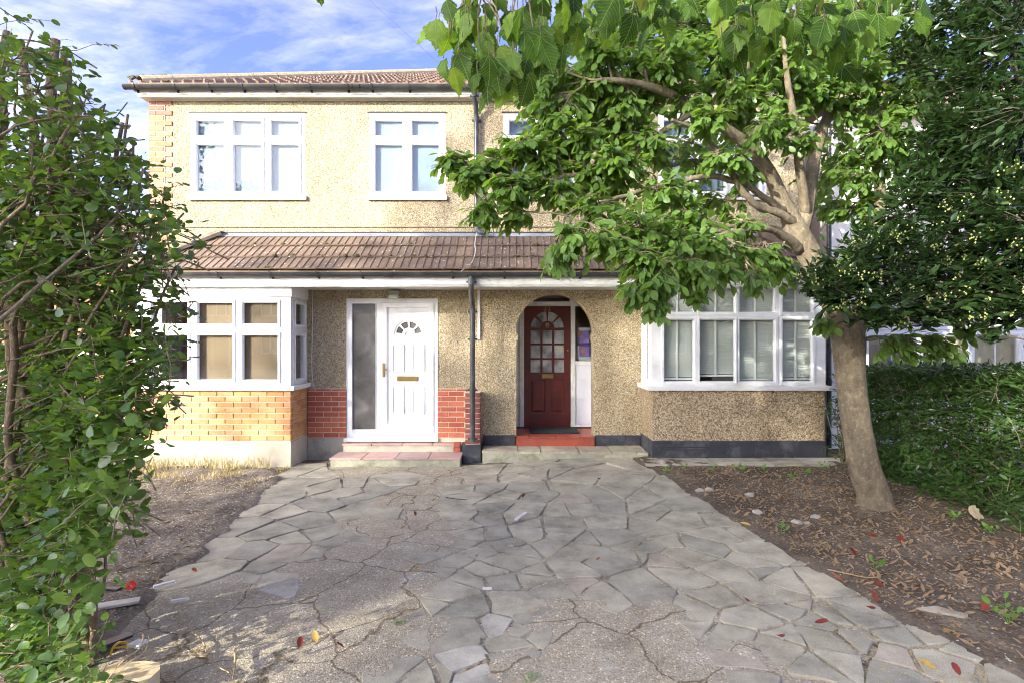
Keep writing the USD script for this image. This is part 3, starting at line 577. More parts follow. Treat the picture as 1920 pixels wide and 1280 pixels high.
def window(parent, O, ang, W, H, cols, rows, glass='pane_glass', label=None, sill=None, opened=None, mat_='upvc', drip=False):
    hole = sbox(0, 0, W, H)
    for u0, u1 in cols:
        for v0, v1 in rows:
            hole = hole.difference(sbox(u0 - .004, v0 - .004, u1 + .004, v1 + .004))
    w = part(parent, 'window', rot(ext(hole, 0, .06), O, ang), mat_, label)
    for i, (u0, u1) in enumerate(cols):
        for j, (v0, v1) in enumerate(rows):
            s = sash_mesh(u0, u1, v0, v1)
            g = bbox(u0 - .01, u1 + .01, .026, .032, v0 - .01, v1 + .01)
            if opened == (i, j):                      # a top light hung at its head, swung out at the bottom
                a = math.radians(7); T = trimesh.transformations.rotation_matrix(a, [1, 0, 0], [0, -0.012, v1 + .05])
                s = join([s, bbox(u0 - .045, u0 - .003, -.01, .045, v0 - .045, v1 + .045), bbox(u1 + .003, u1 + .045, -.01, .045, v0 - .045, v1 + .045), bbox(u0 - .04, u1 + .04, -.008, .045, v0 - .045, v0 - .003)])
                s.apply_transform(T); g.apply_transform(T)
                s.apply_translation([0, -.012, 0]); g.apply_translation([0, -.012, 0])
            part(w, 'sash', rot(s, O, ang), mat_, 'open top light swung out at the bottom' if opened == (i, j) else None)
            part(w, 'pane', rot(g, O, ang), glass)
    if sill:
        o, l, r = sill
        m = join([bbox(-l, W + r, -o, .05, -.05, -.001, .008), bbox(-l + .004, W + r - .004, -o, -o + .02, -.066, -.05)])
        part(w, 'sill', rot(m, O, ang), mat_)
    return w

def bricks(parent, u0, u1, z0, z1, O, ang, mats, course=.075, length=.225, depth=.05, proud=.006, shift=0.0, name='brick'):
    r, z = 0, z0
    while z < z1 - .02:
        h = min(course, z1 - z) - .011
        u = u0 - (length / 2 if (r + 0) % 2 else 0) - shift
        while u < u1 - .01:
            a, b = max(u, u0), min(u + length, u1)
            if b - a > .035:
                p = proud + R.uniform(-.002, .002)
                m = bbox(a + (.0055 if a > u0 + .001 else 0), b - (.0055 if b < u1 - .001 else 0), -p, depth, z + R.uniform(0, .0015), z + h, .003)
                part(parent, name, rot(m, O, ang), mats[R.integers(len(mats))])
            u += length
        z += course; r += 1

BUFF = [f'buff_brick_{i}' for i in range(5)]; RED = [f'red_brick_{i}' for i in range(4)]; DARK = [f'dark_brick_{i}' for i in range(3)]; QUOIN = [f'quoin_brick_{i}' for i in range(4)]

def half_pipe(x0, x1, y, z, r=.056, t=.005, n=9):
    th = np.linspace(np.pi, 2 * np.pi, n)
    out = np.stack([np.cos(th) * r, np.sin(th) * r], 1); inn = out[::-1] * (1 - t / r * 1.2)
    prof = np.vstack([out, inn]); k = len(prof)
    v = np.vstack([np.c_[np.full(k, x), y + prof[:, 0], z + prof[:, 1]] for x in (x0, x1)])
    i = np.arange(k); j = (i + 1) % k
    caps = np.array([(a, a + 1, k - 2 - a) for a in range(n - 1)] + [(a, k - 2 - a, k - 1 - a) for a in range(n - 1)])
    return TM(v, np.vstack([np.stack([i, j, k + j], 1), np.stack([i, k + j, k + i], 1), caps, caps + k]))

def gutter(parent, x0, x1, y, z, brackets, unions, ends=(True, True)):
    g = part(parent, 'gutter', half_pipe(x0, x1, y, z), 'gutter_plastic', smooth=40)
    for e, x in zip(ends, (x0, x1)):
        if e:
            th = np.linspace(np.pi, 2 * np.pi, 12)
            part(g, 'gutter_end', ext(Polygon(np.stack([np.cos(th) * .058, np.sin(th) * .058], 1)), -.008, .008).apply_transform(trimesh.transformations.rotation_matrix(np.pi / 2, [0, 0, 1])).apply_translation([x, y, z]), 'gutter_plastic')
    for x in brackets:
        m = join([half_pipe(x - .014, x + .014, y, z - .001, .062, .004), bbox(x - .013, x + .013, y + .05, y + .085, z - .075, z + .005), bbox(x - .012, x + .012, y - .066, y - .058, z - .01, z + .012)])
        part(g, 'gutter_bracket', m, 'gutter_plastic')
    for x in unions:
        part(g, 'gutter_joint', join([half_pipe(x - .05, x + .05, y, z, .0605, .003), half_pipe(x - .055, x - .04, y, z, .064, .003), half_pipe(x + .04, x + .055, y, z, .064, .003)]), 'gutter_plastic')
    return g

def downpipe(parent, pts, r, joints, mat_='black_plastic', label=None):
    p = part(parent, 'downpipe', tube(pts, r, 12), mat_, label, smooth=40)
    for (x, y, z) in joints:
        m = join([tube([(x, y, z - .035), (x, y, z + .03)], r * 1.16, 12), tube([(x, y, z + .03), (x, y, z + .042)], r * 1.26, 12)])
        part(p, 'pipe_collar', join([m, bbox(x - r * 1.9, x + r * 1.9, y + r * .6, y + r * 1.5, z - .012, z + .012, .003)]), mat_)
    return p

# roof tiles: ribbed interlocking tiles; local x along the eaves, v up the slope, w out of the roof
def tile_shape(width, length, ribs, thick=.016, rib=.02, lift=.024):
    n = []
    for k in range(ribs):
        a = width / ribs * k; b = width / ribs
        n += [(a, rib * .2), (a + b * .06, rib), (a + b * .18, rib), (a + b * .24, 0.0), (a + b * .94, 0.0)]
    n.append((width - .002, rib * .2))
    prof = np.array(n); k = len(prof)
    rows = []
    for v, w in ((0, lift), (length, 0.0)):
        rows.append(np.c_[prof[:, 0], np.full(k, v), prof[:, 1] + w + thick]); rows.append(np.c_[prof[:, 0], np.full(k, v), np.full(k, w)])
    v = np.vstack(rows); f = []
    i = np.arange(k - 1); j = i + 1
    for a, b in ((0, 2 * k), (2 * k, 3 * k), (k, 0)):       # top, upper end, lower end
        f += [np.stack([a + i, a + j, b + j], 1), np.stack([a + i, b + j, b + i], 1)]
    for e in (0, k - 1): f.append(np.array([(e, k + e, 3 * k + e), (e, 3 * k + e, 2 * k + e)]))
    return v, np.vstack(f)

def roof_course(P0, slope, gauge, row, x0, x1, tw, ribs, mats, parent, clip=None, over=.06, name='roof_tile', joined=None, rib=.011, lift=.034):
    """one course of tiles; P0: (y, z) at the eaves, slope: angle"""
    c, s = math.cos(slope), math.sin(slope)
    x = x0
    while x < x1 - .03:
        w = min(tw, x1 - x)
        v, f = tile_shape(w, gauge + over, max(1, round(ribs * w / tw)), rib=rib, lift=lift)
        v = v + np.array([x, row * gauge, R.uniform(-.002, .003)]); v[:, 1] += R.uniform(-.004, .004)
        vw = np.stack([v[:, 0], P0[0] + v[:, 1] * c - v[:, 2] * s, P0[1] + v[:, 1] * s + v[:, 2] * c], 1)
        m = TM(vw, f)
        for (o, nrm) in (clip or []):
            m = trimesh.intersections.slice_mesh_plane(m, nrm, o)
            if len(m.faces) == 0: break
        if len(m.faces):
            if joined is not None: joined.append(m)
            else: part(parent, name, m, mats[R.integers(len(mats))])
        x += w

def ridge_run(parent, A, B, r=.11, step=.38, mat_='upper_tile_0', name='ridge_tile'):
    A, B = np.array(A, float), np.array(B, float); L = np.linalg.norm(B - A); n = max(1, round(L / step)); d = (B - A) / L
    a = np.cross(d, [0, 0, 1]); a /= np.linalg.norm(a); up = np.cross(a, d)
    th = np.linspace(-.1 * np.pi, 1.1 * np.pi, 8)
    for k in range(n):
        P, Q = A + d * L * k / n, A + d * (L * (k + 1) / n - .008)
        ring = [np.cos(t) * a + np.sin(t) * up * .8 for t in th]
        v = np.array([p + q * rr for p in (P, Q) for rr in (r, r - .016) for q in ring]); m = len(th)
        f = []
        for i in range(m - 1):
            f += [(i, i + 1, 2 * m + i + 1), (i, 2 * m + i + 1, 2 * m + i), (m + i, 3 * m + i + 1, m + i + 1), (m + i, 3 * m + i, 3 * m + i + 1), (i, m + i + 1, i + 1), (i, m + i, m + i + 1), (2 * m + i, 2 * m + i + 1, 3 * m + i + 1), (2 * m + i, 3 * m + i + 1, 3 * m + i)]
        part(parent, name, TM(v, f), mat_)

# ------------------------------------------------------------------ the two houses
XL, XM, XR = -5.26, -0.55, 4.25          # left corner, party line, right corner
WY, FY = 8.0, 7.4                        # main wall plane, front of the bays
house = thing('terraced_house', 'pebbledashed house with the white front door and buff brick bay', 'house', (-2.9, 8.0, 0))
house2 = thing('terraced_house', 'pebbledashed house with the arched porch, dark red door and black plinth', 'house', (1.85, 8.0, 0))

W1 = (-4.674, -3.008, 3.80, 5.00); W2 = (-2.08, -0.97, 3.80, 5.00)
W3 = (-0.13, 0.98, 3.80, 5.00); W4 = (2.12, 3.70, 3.80, 5.00)
DOOR = (-2.403, -1.078, 0.28, 2.31)
wl = sbox(XL, 0, XM, 5.205)
for a, b, c, d in (W1, W2): wl = wl.difference(sbox(a, c, b, d))
wl = wl.difference(sbox(DOOR[0], 0.0, DOOR[1], DOOR[3])).difference(sbox(-4.95, .95, -3.1, 2.3))
part(house, 'wall', ext(wl, WY, WY + .26), 'pebbledash')
ARC = Point(.62, 1.81).buffer(.566, quad_segs=24).intersection(sbox(-1, 1.81, 2, 3)).union(sbox(.062, 0, 1.186, 1.815))
wr = sbox(XM + .001, 0, XR, 5.205)
for a, b, c, d in (W3, W4): wr = wr.difference(sbox(a, c, b, d))
imp = lambda x, s: Polygon([(x, 1.81), (x + s * .02, 1.80), (x + s * .03, 1.74), (x + s * .012, 1.70), (x, 1.66)])
arch_hole = ARC.difference(imp(.06, 1)).difference(imp(1.188, -1))
wr = wr.difference(arch_hole).difference(sbox(2.05, .95, 4.05, 2.4))
part(house2, 'wall', ext(wr, WY, WY + .24), 'pebbledash_aged')
for h, xa, xb, mt in ((house, XL, XM - .12, 'side_brick_plain'), (house2, XM + .12, XR, 'side_brick_plain')):
    xs = XL if h == house else XR - .24
    part(h, 'side_wall', bbox(xs + .004, xs + .236, WY + .262, 14.0, 0, 5.16), mt)
    part(h, 'back_wall', bbox(xa + .25, xb - .25, 13.7, 13.95, 0, 5.14), mt)
    part(h, 'party_wall', bbox(*((XM - .11, XM - .003) if h == house else (XM + .003, XM + .11)), WY + .27, 13.6, 0, 5.12), 'inner_wall')
    part(h, 'upper_floor', bbox(xa + .27, xb - .27, WY + .28, 13.6, 2.62, 2.80), 'inner_wall')
    part(h, 'ceiling', bbox(xa + .27, xb - .27, WY + .28, 13.6, 5.06, 5.12), 'inner_wall')
    part(h, 'ground_floor', bbox(xa + .27, xb - .27, WY + .28, 13.6, .18, .27), 'inner_wall')
part(house, 'inner_wall', bbox(-4.99, -2.62, 10.9, 11.0, .28, 2.60), 'beige_wall')
part(house, 'inner_wall', bbox(-2.62, -2.52, 8.30, 11.0, .28, 2.60), 'beige_wall')
for h, xa, xb in ((house, XL + .3, XM - .2), (house2, XM + .2, XR - .3)):
    part(h, 'inner_wall', bbox(xa, xb, 11.2, 11.3, 2.82, 5.04), 'inner_wall')

# brick quoins on the upper left corner
z, k = 3.02, 0
while z < 5.15:
    w = (.335, .225)[k % 2]
    cuts = [(0, .1025), (.1125, w)] if k % 2 == 0 else [(0, .215), (.225, w)]
    for a, b in cuts:
        if b - a > .03:
            part(house, 'quoin_brick', bbox(XL - .012 + a, XL - .012 + b, WY - .013 + R.uniform(-.002, .002), WY + .10, z, z + .064, .003), QUOIN[R.integers(3) if z < 4.95 else 3])
    z += .075; k += 1
part(house, 'quoin_mortar', bbox(XL - .008, XL + .22, WY - .006, WY - .0005, 3.0, 5.17), 'mortar')

# upstairs windows
fullc = lambda W, n, e=.095, m=.15: [(e + i * ((W - 2 * e - (n - 1) * m) / n + m), e + i * ((W - 2 * e - (n - 1) * m) / n + m) + (W - 2 * e - (n - 1) * m) / n) for i in range(n)]
ROWS = [(.075, .745), (.885, 1.095)]
for h, (a, b, c, d), n, g in ((house, W1, 3, 'upper_glass'), (house, W2, 2, 'upper_glass'), (house2, W3, 2, 'upper_glass'), (house2, W4, 3, 'upper_glass')):
    window(h, (a, WY + .004, c), 0, b - a, d - c, fullc(b - a, n), ROWS, g, f'white upstairs window of {n} columns of panes', sill=(.05, .03, .03))
    part(h, 'window_head', bbox(a - .02, b + .02, WY - .016, WY - .002, d + .004, d + .02), 'dark_frame')  # dark strip stands in for the thin shadow line over the window

# bays: frames front and returns
def bay(h, x0, x1, z0, z1, cols, rows, opened=None, glass='pane_glass'):
    w = window(h, (x0, FY, z0), 0, x1 - x0, z1 - z0, cols, rows, glass, 'white front window of the bay', opened=opened)
    D = WY - FY - .062
    part(w, 'corner_post', bbox(x0 - .004, x0 + .05, FY + .0605, FY + .10, z0, z1), 'upvc'); part(w, 'corner_post', bbox(x1 - .05, x1 + .004, FY + .0605, FY + .10, z0, z1), 'upvc')
    rr = rows
    window(h, (x1, FY + .062, z0), 90, D, z1 - z0, [(.10, D - .10)], rr, glass, 'narrow white side window of the bay')
    window(h, (x0, WY, z0), -90, D, z1 - z0, [(.10, D - .10)], rr, glass, 'narrow white side window of the bay')
    zs = z0
    part(w, 'sill', slab(Polygon([(x0 - .06, WY), (x0 - .06, FY - .055), (x1 + .06, FY - .055), (x1 + .06, WY)]), zs - .045, zs - .002), 'upvc')
    part(w, 'sill_nose', slab(Polygon([(x0 - .056, WY), (x0 - .056, FY - .05), (x1 + .056, FY - .05), (x1 + .056, WY)]), zs - .062, zs - .046), 'upvc')
bay(house, -5.09, -2.975, 1.10, 2.285, [(.257, .717), (.866, 1.326), (1.475, 1.935)], [(.08, .669), (.827, 1.106)])
bay(house2, 1.88, 4.215, 1.10, 2.44, [(.172, .559), (.652, 1.111), (1.183, 1.649), (1.763, 2.15)], [(.06, .877), (.984, 1.307)], opened=(2, 1))
# head board over the left bay
part(house, 'bay_head', join([bbox(-5.11, -2.955, FY - .022, FY + .03, 2.287, 2.434), bbox(-2.985, -2.955, FY + .03, WY - .002, 2.287, 2.434), bbox(-5.11, -5.08, FY + .03, WY - .002, 2.287, 2.434)]), 'upvc')
# brick bay wall, plinth
part(house, 'bay_mortar', join([bbox(-5.085, -2.98, FY + .004, FY + .11, .335, 1.036), bbox(-3.09, -2.98, FY + .11, WY - .001, .335, 1.036), bbox(-5.085, -4.98, FY + .11, WY - .001, .335, 1.036)]), 'mortar')
bricks(house, 0, 2.115, .362, 1.036, (-5.09, FY, 0), 0, BUFF, depth=.05)
bricks(house, .052, .596, .362, 1.036, (-2.975, FY, 0), 90, BUFF, depth=.05, shift=.06)
pl = join([bbox(-5.10, -2.965, FY - .012, FY + .2, -.06, .345, .006), bbox(-3.15, -2.965, FY + .2, WY - .001, -.06, .345, .006), bbox(-5.10, -4.92, FY + .2, WY - .001, -.06, .345, .006)])
part(house, 'plinth', pl, 'concrete')
# red brick either side of the white door
part(house, 'brick_mortar', bbox(-2.958, -2.406, WY - .022, WY - .001, .296, 1.012), 'mortar')
bricks(house, 0, .552, .306, 1.016, (-2.958, WY - .024, 0), 0, RED, depth=.02)
part(house, 'brick_mortar', bbox(-1.074, -.66, WY - .022, WY - .001, .24, 1.012), 'mortar')
bricks(house, 0, .414, .306, 1.016, (-1.074, WY - .024, 0), 0, RED, depth=.02, shift=.07)
part(house, 'plinth', bbox(-2.96, -2.404, WY - .03, WY - .002, -.05, .294), 'concrete_grey')
# brick pier under the downpipe
part(house, 'pier_core', bbox(-.652, -.448, 7.735, WY - .001, .25, .972), 'mortar')
pier = (-.66, 7.73)
for k in range(10):
    z = .258 + k * .0725
    part(house, 'pier_brick', bbox(-.658, -.442, 7.728 + R.uniform(-.003, .003), 7.90, z, z + .061, .004), DARK[R.integers(3)])
part(house, 'pier_base', bbox(-.69, -.43, 7.66, WY - .002, -.05, .25, .01), 'plinth_black')

# white front door
O = (DOOR[0], WY + .01, DOOR[2]); Wd, Hd = DOOR[1] - DOOR[0], DOOR[3] - DOOR[2]
px = lambda x: (x - 650) / 129.0
pz = lambda y: (822 - y) / 129.0
fr = sbox(0, 0, Wd, Hd).difference(sbox(px(660), pz(805), px(705), pz(569))).difference(sbox(px(717), pz(812), px(814), pz(568)))
door = part(house, 'front_door', rot(join([ext(fr, -.02, .06), bbox(-.03, Wd + .01, -.075, -.0205, -.03, .02, .006)]), O, 0), 'upvc', 'white front door with a tall frosted side light')
part(door, 'side_light', rot(bbox(px(660), px(705), .0, .02, pz(805), pz(569)), O, 0), 'frosted_glass')
part(door, 'glazing_bead', rot(sash_mesh(px(660) + .012, px(705) - .012, pz(805) + .012, pz(569) - .012, .014, .03), O, 0), 'upvc')
a0, a1, b0, b1 = px(728), px(803), pz(794), pz(578)
part(door, 'door_leaf_frame', rot(rings([(px(717.5), px(813.5), pz(811.5), pz(568.5), .0), (px(717.5), px(813.5), pz(811.5), pz(568.5), -.032), (a0 - .02, a1 + .02, b0 - .02, b1 + .02, -.036), (a0, a1, b0, b1, -.018), (a0, a1, b0, b1, .03)]), O, 0), 'upvc')
leaf = sbox(a0, b0, a1, b1)
cxx, czz = px(766.5), pz(627)
wedges = []
for k in range(4):
    t0, t1 = np.pi * (k / 4) + .09, np.pi * ((k + 1) / 4) - .09
    t0 = max(t0, .12); t1 = min(t1, np.pi - .12)
    th = np.linspace(t0, t1, 7)
    wedges.append(Polygon([(cxx + .185 * math.cos(t), czz + .185 * math.sin(t)) for t in th] + [(cxx + .095 * math.cos(t), czz + .095 * math.sin(t)) for t in th[::-1]]))
lp = leaf
for w in wedges: lp = lp.difference(w)
part(door, 'door_panel', rot(ext(lp, -.012, .02), O, 0), 'upvc')
for w in wedges: part(door, 'fan_pane', rot(ext(w, .002, .012), O, 0), 'frosted_glass')
arc = Point(cxx, czz).buffer(.235, quad_segs=16).intersection(sbox(0, czz, 3, 3)).union(sbox(cxx - .235, czz - .03, cxx + .235, czz + .002))
hub = Point(cxx, czz).buffer(.05, quad_segs=10)
fanm = arc.difference(arc.buffer(-.022)).union(hub.buffer(.03).difference(hub).intersection(sbox(0, czz - .03, 3, 3)))
part(door, 'fan_moulding', rot(ext(fanm, -.024, -.0125), O, 0), 'upvc')
for (x0_, x1_) in ((735, 759), (772, 797)):
    for (y0_, y1_) in ((697, 645), (776, 723)):
        u0, u1, v0, v1 = px(x0_), px(x1_), pz(y0_), pz(y1_)
        part(door, 'raised_panel', rot(join([rings([(u0, u1, v0, v1, -.012), (u0 + .008, u1 - .008, v0 + .008, v1 - .008, -.026), (u0 + .018, u1 - .018, v0 + .018, v1 - .018, -.026), (u0 + .026, u1 - .026, v0 + .026, v1 - .026, -.014), (u0 + .05, u1 - .05, v0 + .05, v1 - .05, -.024)]), bbox(u0 + .05, u1 - .05, -.024, -.0125, v0 + .05, v1 - .05)]), O, 0), 'upvc')
lb = part(door, 'letter_plate', rot(join([bbox(px(745), px(784), -.03, -.0125, pz(713.5), pz(704.5), .006), bbox(px(748), px(781), -.036, -.0305, pz(711.5), pz(706), .003)]), O, 0), 'brass')
part(door, 'door_handle', rot(join([bbox(px(718), px(722.5), -.046, -.0365, pz(706), pz(680), .004), bbox(px(719), px(727), -.075, -.06, pz(693), pz(690), .004), tube([(px(720), -.04, pz(691.5)), (px(720), -.068, pz(691.5))], .009, 8), tube([(px(720.2), -.052, pz(700)), (px(720.2), -.03, pz(700))], .011, 10)]), O, 0), 'brass')

# fascia, soffit, gutters of the lean-to roof over both ground floors
for h, x0, x1 in ((house, -5.12, XM - .003), (house2, XM, 4.33)):
    part(h, 'fascia', bbox(x0, x1, 7.285, 7.305, 2.437, 2.56), 'upvc' if h == house else 'upvc_worn')
    part(h, 'soffit', bbox(x0, x1, 7.306, WY - .002, 2.436, 2.448), 'soffit_white')
    part(h, 'fascia_trim', bbox(x0, x1, 7.306, 7.33, 2.415, 2.4355), 'upvc_worn')
for x in (-1.05, .75, 2.6): part(house if x < XM else house2, 'fascia_joint', bbox(x - .02, x + .02, 7.281, 7.2845, 2.436, 2.55), 'upvc_worn')
gutter(house, -5.14, XM - .004, 7.222, 2.590, [-4.55, -3.85, -3.16, -2.55, -1.97, -.78], [-1.62])
gutter(house2, XM + .004, 4.36, 7.222, 2.588, [-.10, .9, 1.45, 2.5, 3.3], [-.45, .55])

# lower roof: three courses of ribbed tiles
LY, LZ = 7.20, 2.605
TOPY, TOPZ = 7.985, 3.195
slope = math.atan2(TOPZ - LZ, TOPY - LY); gauge = math.hypot(TOPZ - LZ, TOPY - LY) / 3.0
LT = [f'lower_tile_{i}' for i in range(4)]
clipL = [((-4.22, 8.0, 0), (1 / math.sqrt(2), -1 / math.sqrt(2), 0))]
clipR = [((3.55, 8.0, 0), (-1 / math.sqrt(2), -1 / math.sqrt(2), 0))]
for r in range(3):
    roof_course((LY, LZ), slope, gauge, r, XL + .06, XM - .003, .294, 3, [LT[0], LT[2], LT[0], LT[1]], house, clipL)
    roof_course((LY, LZ), slope, gauge, r, XM, 4.4, .294, 3, [LT[1], LT[3], LT[1], LT[0]], house2, clipR)
for h, x0, x1 in ((house, -4.24, XM - .003), (house2, XM, 3.6)):
    m = bbox(x0, x1, -.075, 0, -.004, .004); m.apply_transform(trimesh.transformations.rotation_matrix(slope, [1, 0, 0])); m.apply_translation([0, 7.99, 3.245])
    part(h, 'lead_flashing', join([m, bbox(x0, x1, 7.988, 7.998, 3.243, 3.262)]), 'lead')
    part(h, 'lead_edge', bbox(x0, x1, 7.975, 7.9995, 3.2625, 3.274), 'dark_frame')
part(house, 'render_stop', bbox(XL + .3, XM - .003, 7.978, 7.9995, 3.345, 3.362), 'hip_mortar')
part(house2, 'render_stop', bbox(XM, XR, 7.978, 7.9995, 3.345, 3.362), 'hip_mortar')
def deck(pts):
    return TM(np.array(pts, float), [(0, i, i + 1) for i in range(1, len(pts) - 1)])
part(house, 'hip_end', join([deck([(-4.22, 7.99, 3.22), (-5.05, 7.17, 2.60), (-5.05, 7.99, 2.60)]), deck([(-4.22, 7.99, 3.20), (-5.05, 7.17, 2.58), (XM - .003, 7.17, 2.58), (XM - .003, 7.99, 3.20)])]), 'lower_tile_0')
part(house2, 'hip_end', join([deck([(3.55, 7.99, 3.22), (4.36, 7.17, 2.60), (4.36, 7.99, 2.60)]), deck([(3.55, 7.99, 3.20), (4.36, 7.17, 2.58), (XM + .003, 7.17, 2.58), (XM + .003, 7.99, 3.20)])]), 'lower_tile_1')
ridge_run(house, (-5.02, 7.20, 2.64), (-4.24, 7.97, 3.25), .10, .36, 'hip_mortar', 'hip_tile')
ridge_run(house2, (4.35, 7.20, 2.64), (3.57, 7.97, 3.25), .10, .36, 'lower_tile_1', 'hip_tile')
for k in range(26):                    # cushions of moss on the tiles
    x = R.uniform(-4.3, XM) if k < 18 else R.uniform(XM, 2.5); rr = R.choice([0, 1, 1, 1, 2]); t = (rr + R.uniform(-.02, .06)) / 3.0
    y, zz = LY + (TOPY - LY) * t, LZ + (TOPZ - LZ) * t
    if x < -4.3 + (8 - y) * -1 + .2: continue
    mm = trimesh.creation.icosphere(1, R.uniform(.014, .032)); mm.vertices[:] = mm.vertices * [1.2, 1, .75] * R.uniform(.8, 1.2, (len(mm.vertices), 1)); mm.apply_translation([x, y - .02, zz + .05])
    part(house if x < XM else house2, 'moss_cushion', mm, 'moss')

# main eaves and roof
EV = (7.77, 5.285); RG = (11.6, 7.29)
us = math.atan2(RG[1] - EV[1], RG[0] - EV[0]); UL = math.hypot(RG[1] - EV[1], RG[0] - EV[0])
for h, x0, x1 in ((house, XL + .0, XM - .003), (house2, XM, XR)):
    part(h, 'eaves_fascia', bbox(x0 - (.10 if h == house else 0), x1, 7.838, 7.858, 5.205, 5.29), 'upvc_worn')
    part(h, 'eaves_soffit', bbox(x0 - (.10 if h == house else 0), x1, 7.859, WY + .3, 5.203, 5.215), 'soffit_white')
    part(h, 'eaves_trim', bbox(x0 - (.09 if h == house else 0), x1, 7.859, 7.88, 5.185, 5.2025), 'soffit_white')
    part(h, 'wall_trim', bbox(x0, x1, WY - .02, WY - .003, 5.175, 5.2025), 'soffit_white')
gutter(house, -5.47, XM - .004, 7.775, 5.300, [-5.32, -4.75, -4.27, -3.8, -3.35, -2.85, -2.32, -1.98, -1.45], [-2.2])
gutter(house2, XM + .004, 4.35, 7.775, 5.298, [-.2, .7, 1.6, 2.5, 3.4], [1.2])
UT = [f'upper_tile_{i}' for i in range(3)]
hx = XL - .14; nrow = 14; ug = UL / nrow
clipU = [((hx, EV[0], 0), (1 / math.sqrt(2), -1 / math.sqrt(2), 0))]
clipV = [((XR + .06, EV[0], 0), (-1 / math.sqrt(2), -1 / math.sqrt(2), 0))]
rest = []
for r in range(nrow):
    roof_course(EV, us, ug, r, hx, XM - .003, .30, 2, UT, house, clipU, rib=.03, lift=.03, joined=None if r < 11 else rest)
part(house, 'upper_roof_tiles', join(rest), 'upper_tile_1', kind='stuff')
rest = []
for r in range(nrow): roof_course(EV, us, ug, r, XM, XR + .06, .30, 2, UT, house2, clipV, rib=.03, lift=.03, joined=rest)
part(house2, 'roof_tiles', join(rest), 'upper_tile_1', kind='stuff')
ridge_run(house, (hx + .1, EV[0] + .1, EV[1] + .10), (hx + 3.9, RG[0], RG[1] + .04), .115, .40, 'hip_mortar', 'hip_tile')
ridge_run(house, (hx + 3.9, RG[0], RG[1] + .04), (XM, RG[0], RG[1] + .04), .115, .42, 'upper_tile_0')
ridge_run(house2, (XM + .01, RG[0], RG[1] + .04), (XR - 3.8, RG[0], RG[1] + .04), .115, .42, 'upper_tile_0')
part(house, 'roof_deck', join([deck([(hx, 7.75, 5.265), (XM - .004, 7.75, 5.265), (XM - .004, 11.6, 7.275), (hx + 3.9, 11.6, 7.275)]), deck([(hx, 7.75, 5.265), (hx + 3.9, 11.6, 7.275), (hx, 15.4, 5.24)]), deck([(hx, 15.4, 5.24), (hx + 3.9, 11.6, 7.275), (XM - .004, 11.6, 7.275), (XM - .004, 15.4, 5.24)])]), 'upper_tile_1')
part(house2, 'roof_deck', join([deck([(XM + .004, 7.75, 5.265), (XR + .06, 7.75, 5.265), (XR - 3.84, 11.6, 7.275), (XM + .004, 11.6, 7.275)]), deck([(XR + .06, 7.75, 5.265), (XR + .06, 15.4, 5.24), (XR - 3.84, 11.6, 7.275)]), deck([(XM + .004, 15.4, 5.24), (XM + .004, 11.6, 7.275), (XR - 3.84, 11.6, 7.275), (XR + .06, 15.4, 5.24)])]), 'upper_tile_1')
cl_ = []
for k in range(420):                   # lichen and moss along the hip and eaves
    t = R.random() ** 1.5 if k < 260 else 0
    x = (hx + 3.9 * t if k < 260 else R.uniform(hx, XM)) + R.normal(0, .04); y = EV[0] + .05 + (3.9 * t if k < 260 else R.random() * .1); zz = EV[1] + (2.0 * t if k < 260 else .05) + .14 * (k < 260) + R.normal(0, .02)
    mm = trimesh.creation.icosphere(0, R.uniform(.012, .035)); mm.vertices[:] *= [1.4, 1, .6]; mm.apply_translation([x, y, zz]); cl_.append(mm)
part(house, 'roof_moss', join(cl_), 'moss', kind='stuff')

# downpipes
X1 = -.515
downpipe(house, spline([(X1 - .02, 7.775, 5.24), (X1 - .02, 7.78, 5.14), (X1, 7.87, 5.04), (X1, 7.93, 4.92), (X1, 7.93, 4.5), (X1, 7.93, 3.40), (X1, 7.925, 3.31), (X1 + .03, 7.90, 3.265), (X1 + .13, 7.82, 3.235)], 40), .034, [(X1, 7.93, 4.88), (X1, 7.93, 4.1), (X1, 7.93, 3.42), (X1 - .02, 7.775, 5.17)], label='black upper downpipe ending in a shoe on the lower roof')
X2 = -.545
downpipe(house, spline([(X2 + .01, 7.222, 2.54), (X2 + .01, 7.222, 2.44), (X2, 7.36, 2.33), (X2, 7.55, 2.22), (X2, 7.62, 2.12), (X2, 7.62, 1.6), (X2, 7.62, .30)], 40), .035, [(X2, 7.62, 1.72), (X2, 7.62, 1.02), (X2, 7.62, .34), (X2 + .01, 7.222, 2.47), (X2, 7.62, 2.10)], label='black lower downpipe in front of the brick pier')
part(house, 'boundary_strip', bbox(-.50, -.462, 7.965, 7.998, 1.72, 2.43), 'upvc_worn')
XP = 4.62
downpipe(house2, [(XP, 8.02, 5.0), (XP, 8.02, 2.5), (XP, 8.02, .15)], .034, [(XP, 8.02, 4), (XP, 8.02, 2.0), (XP, 8.02, 1.1)], label='black downpipe at the right corner')

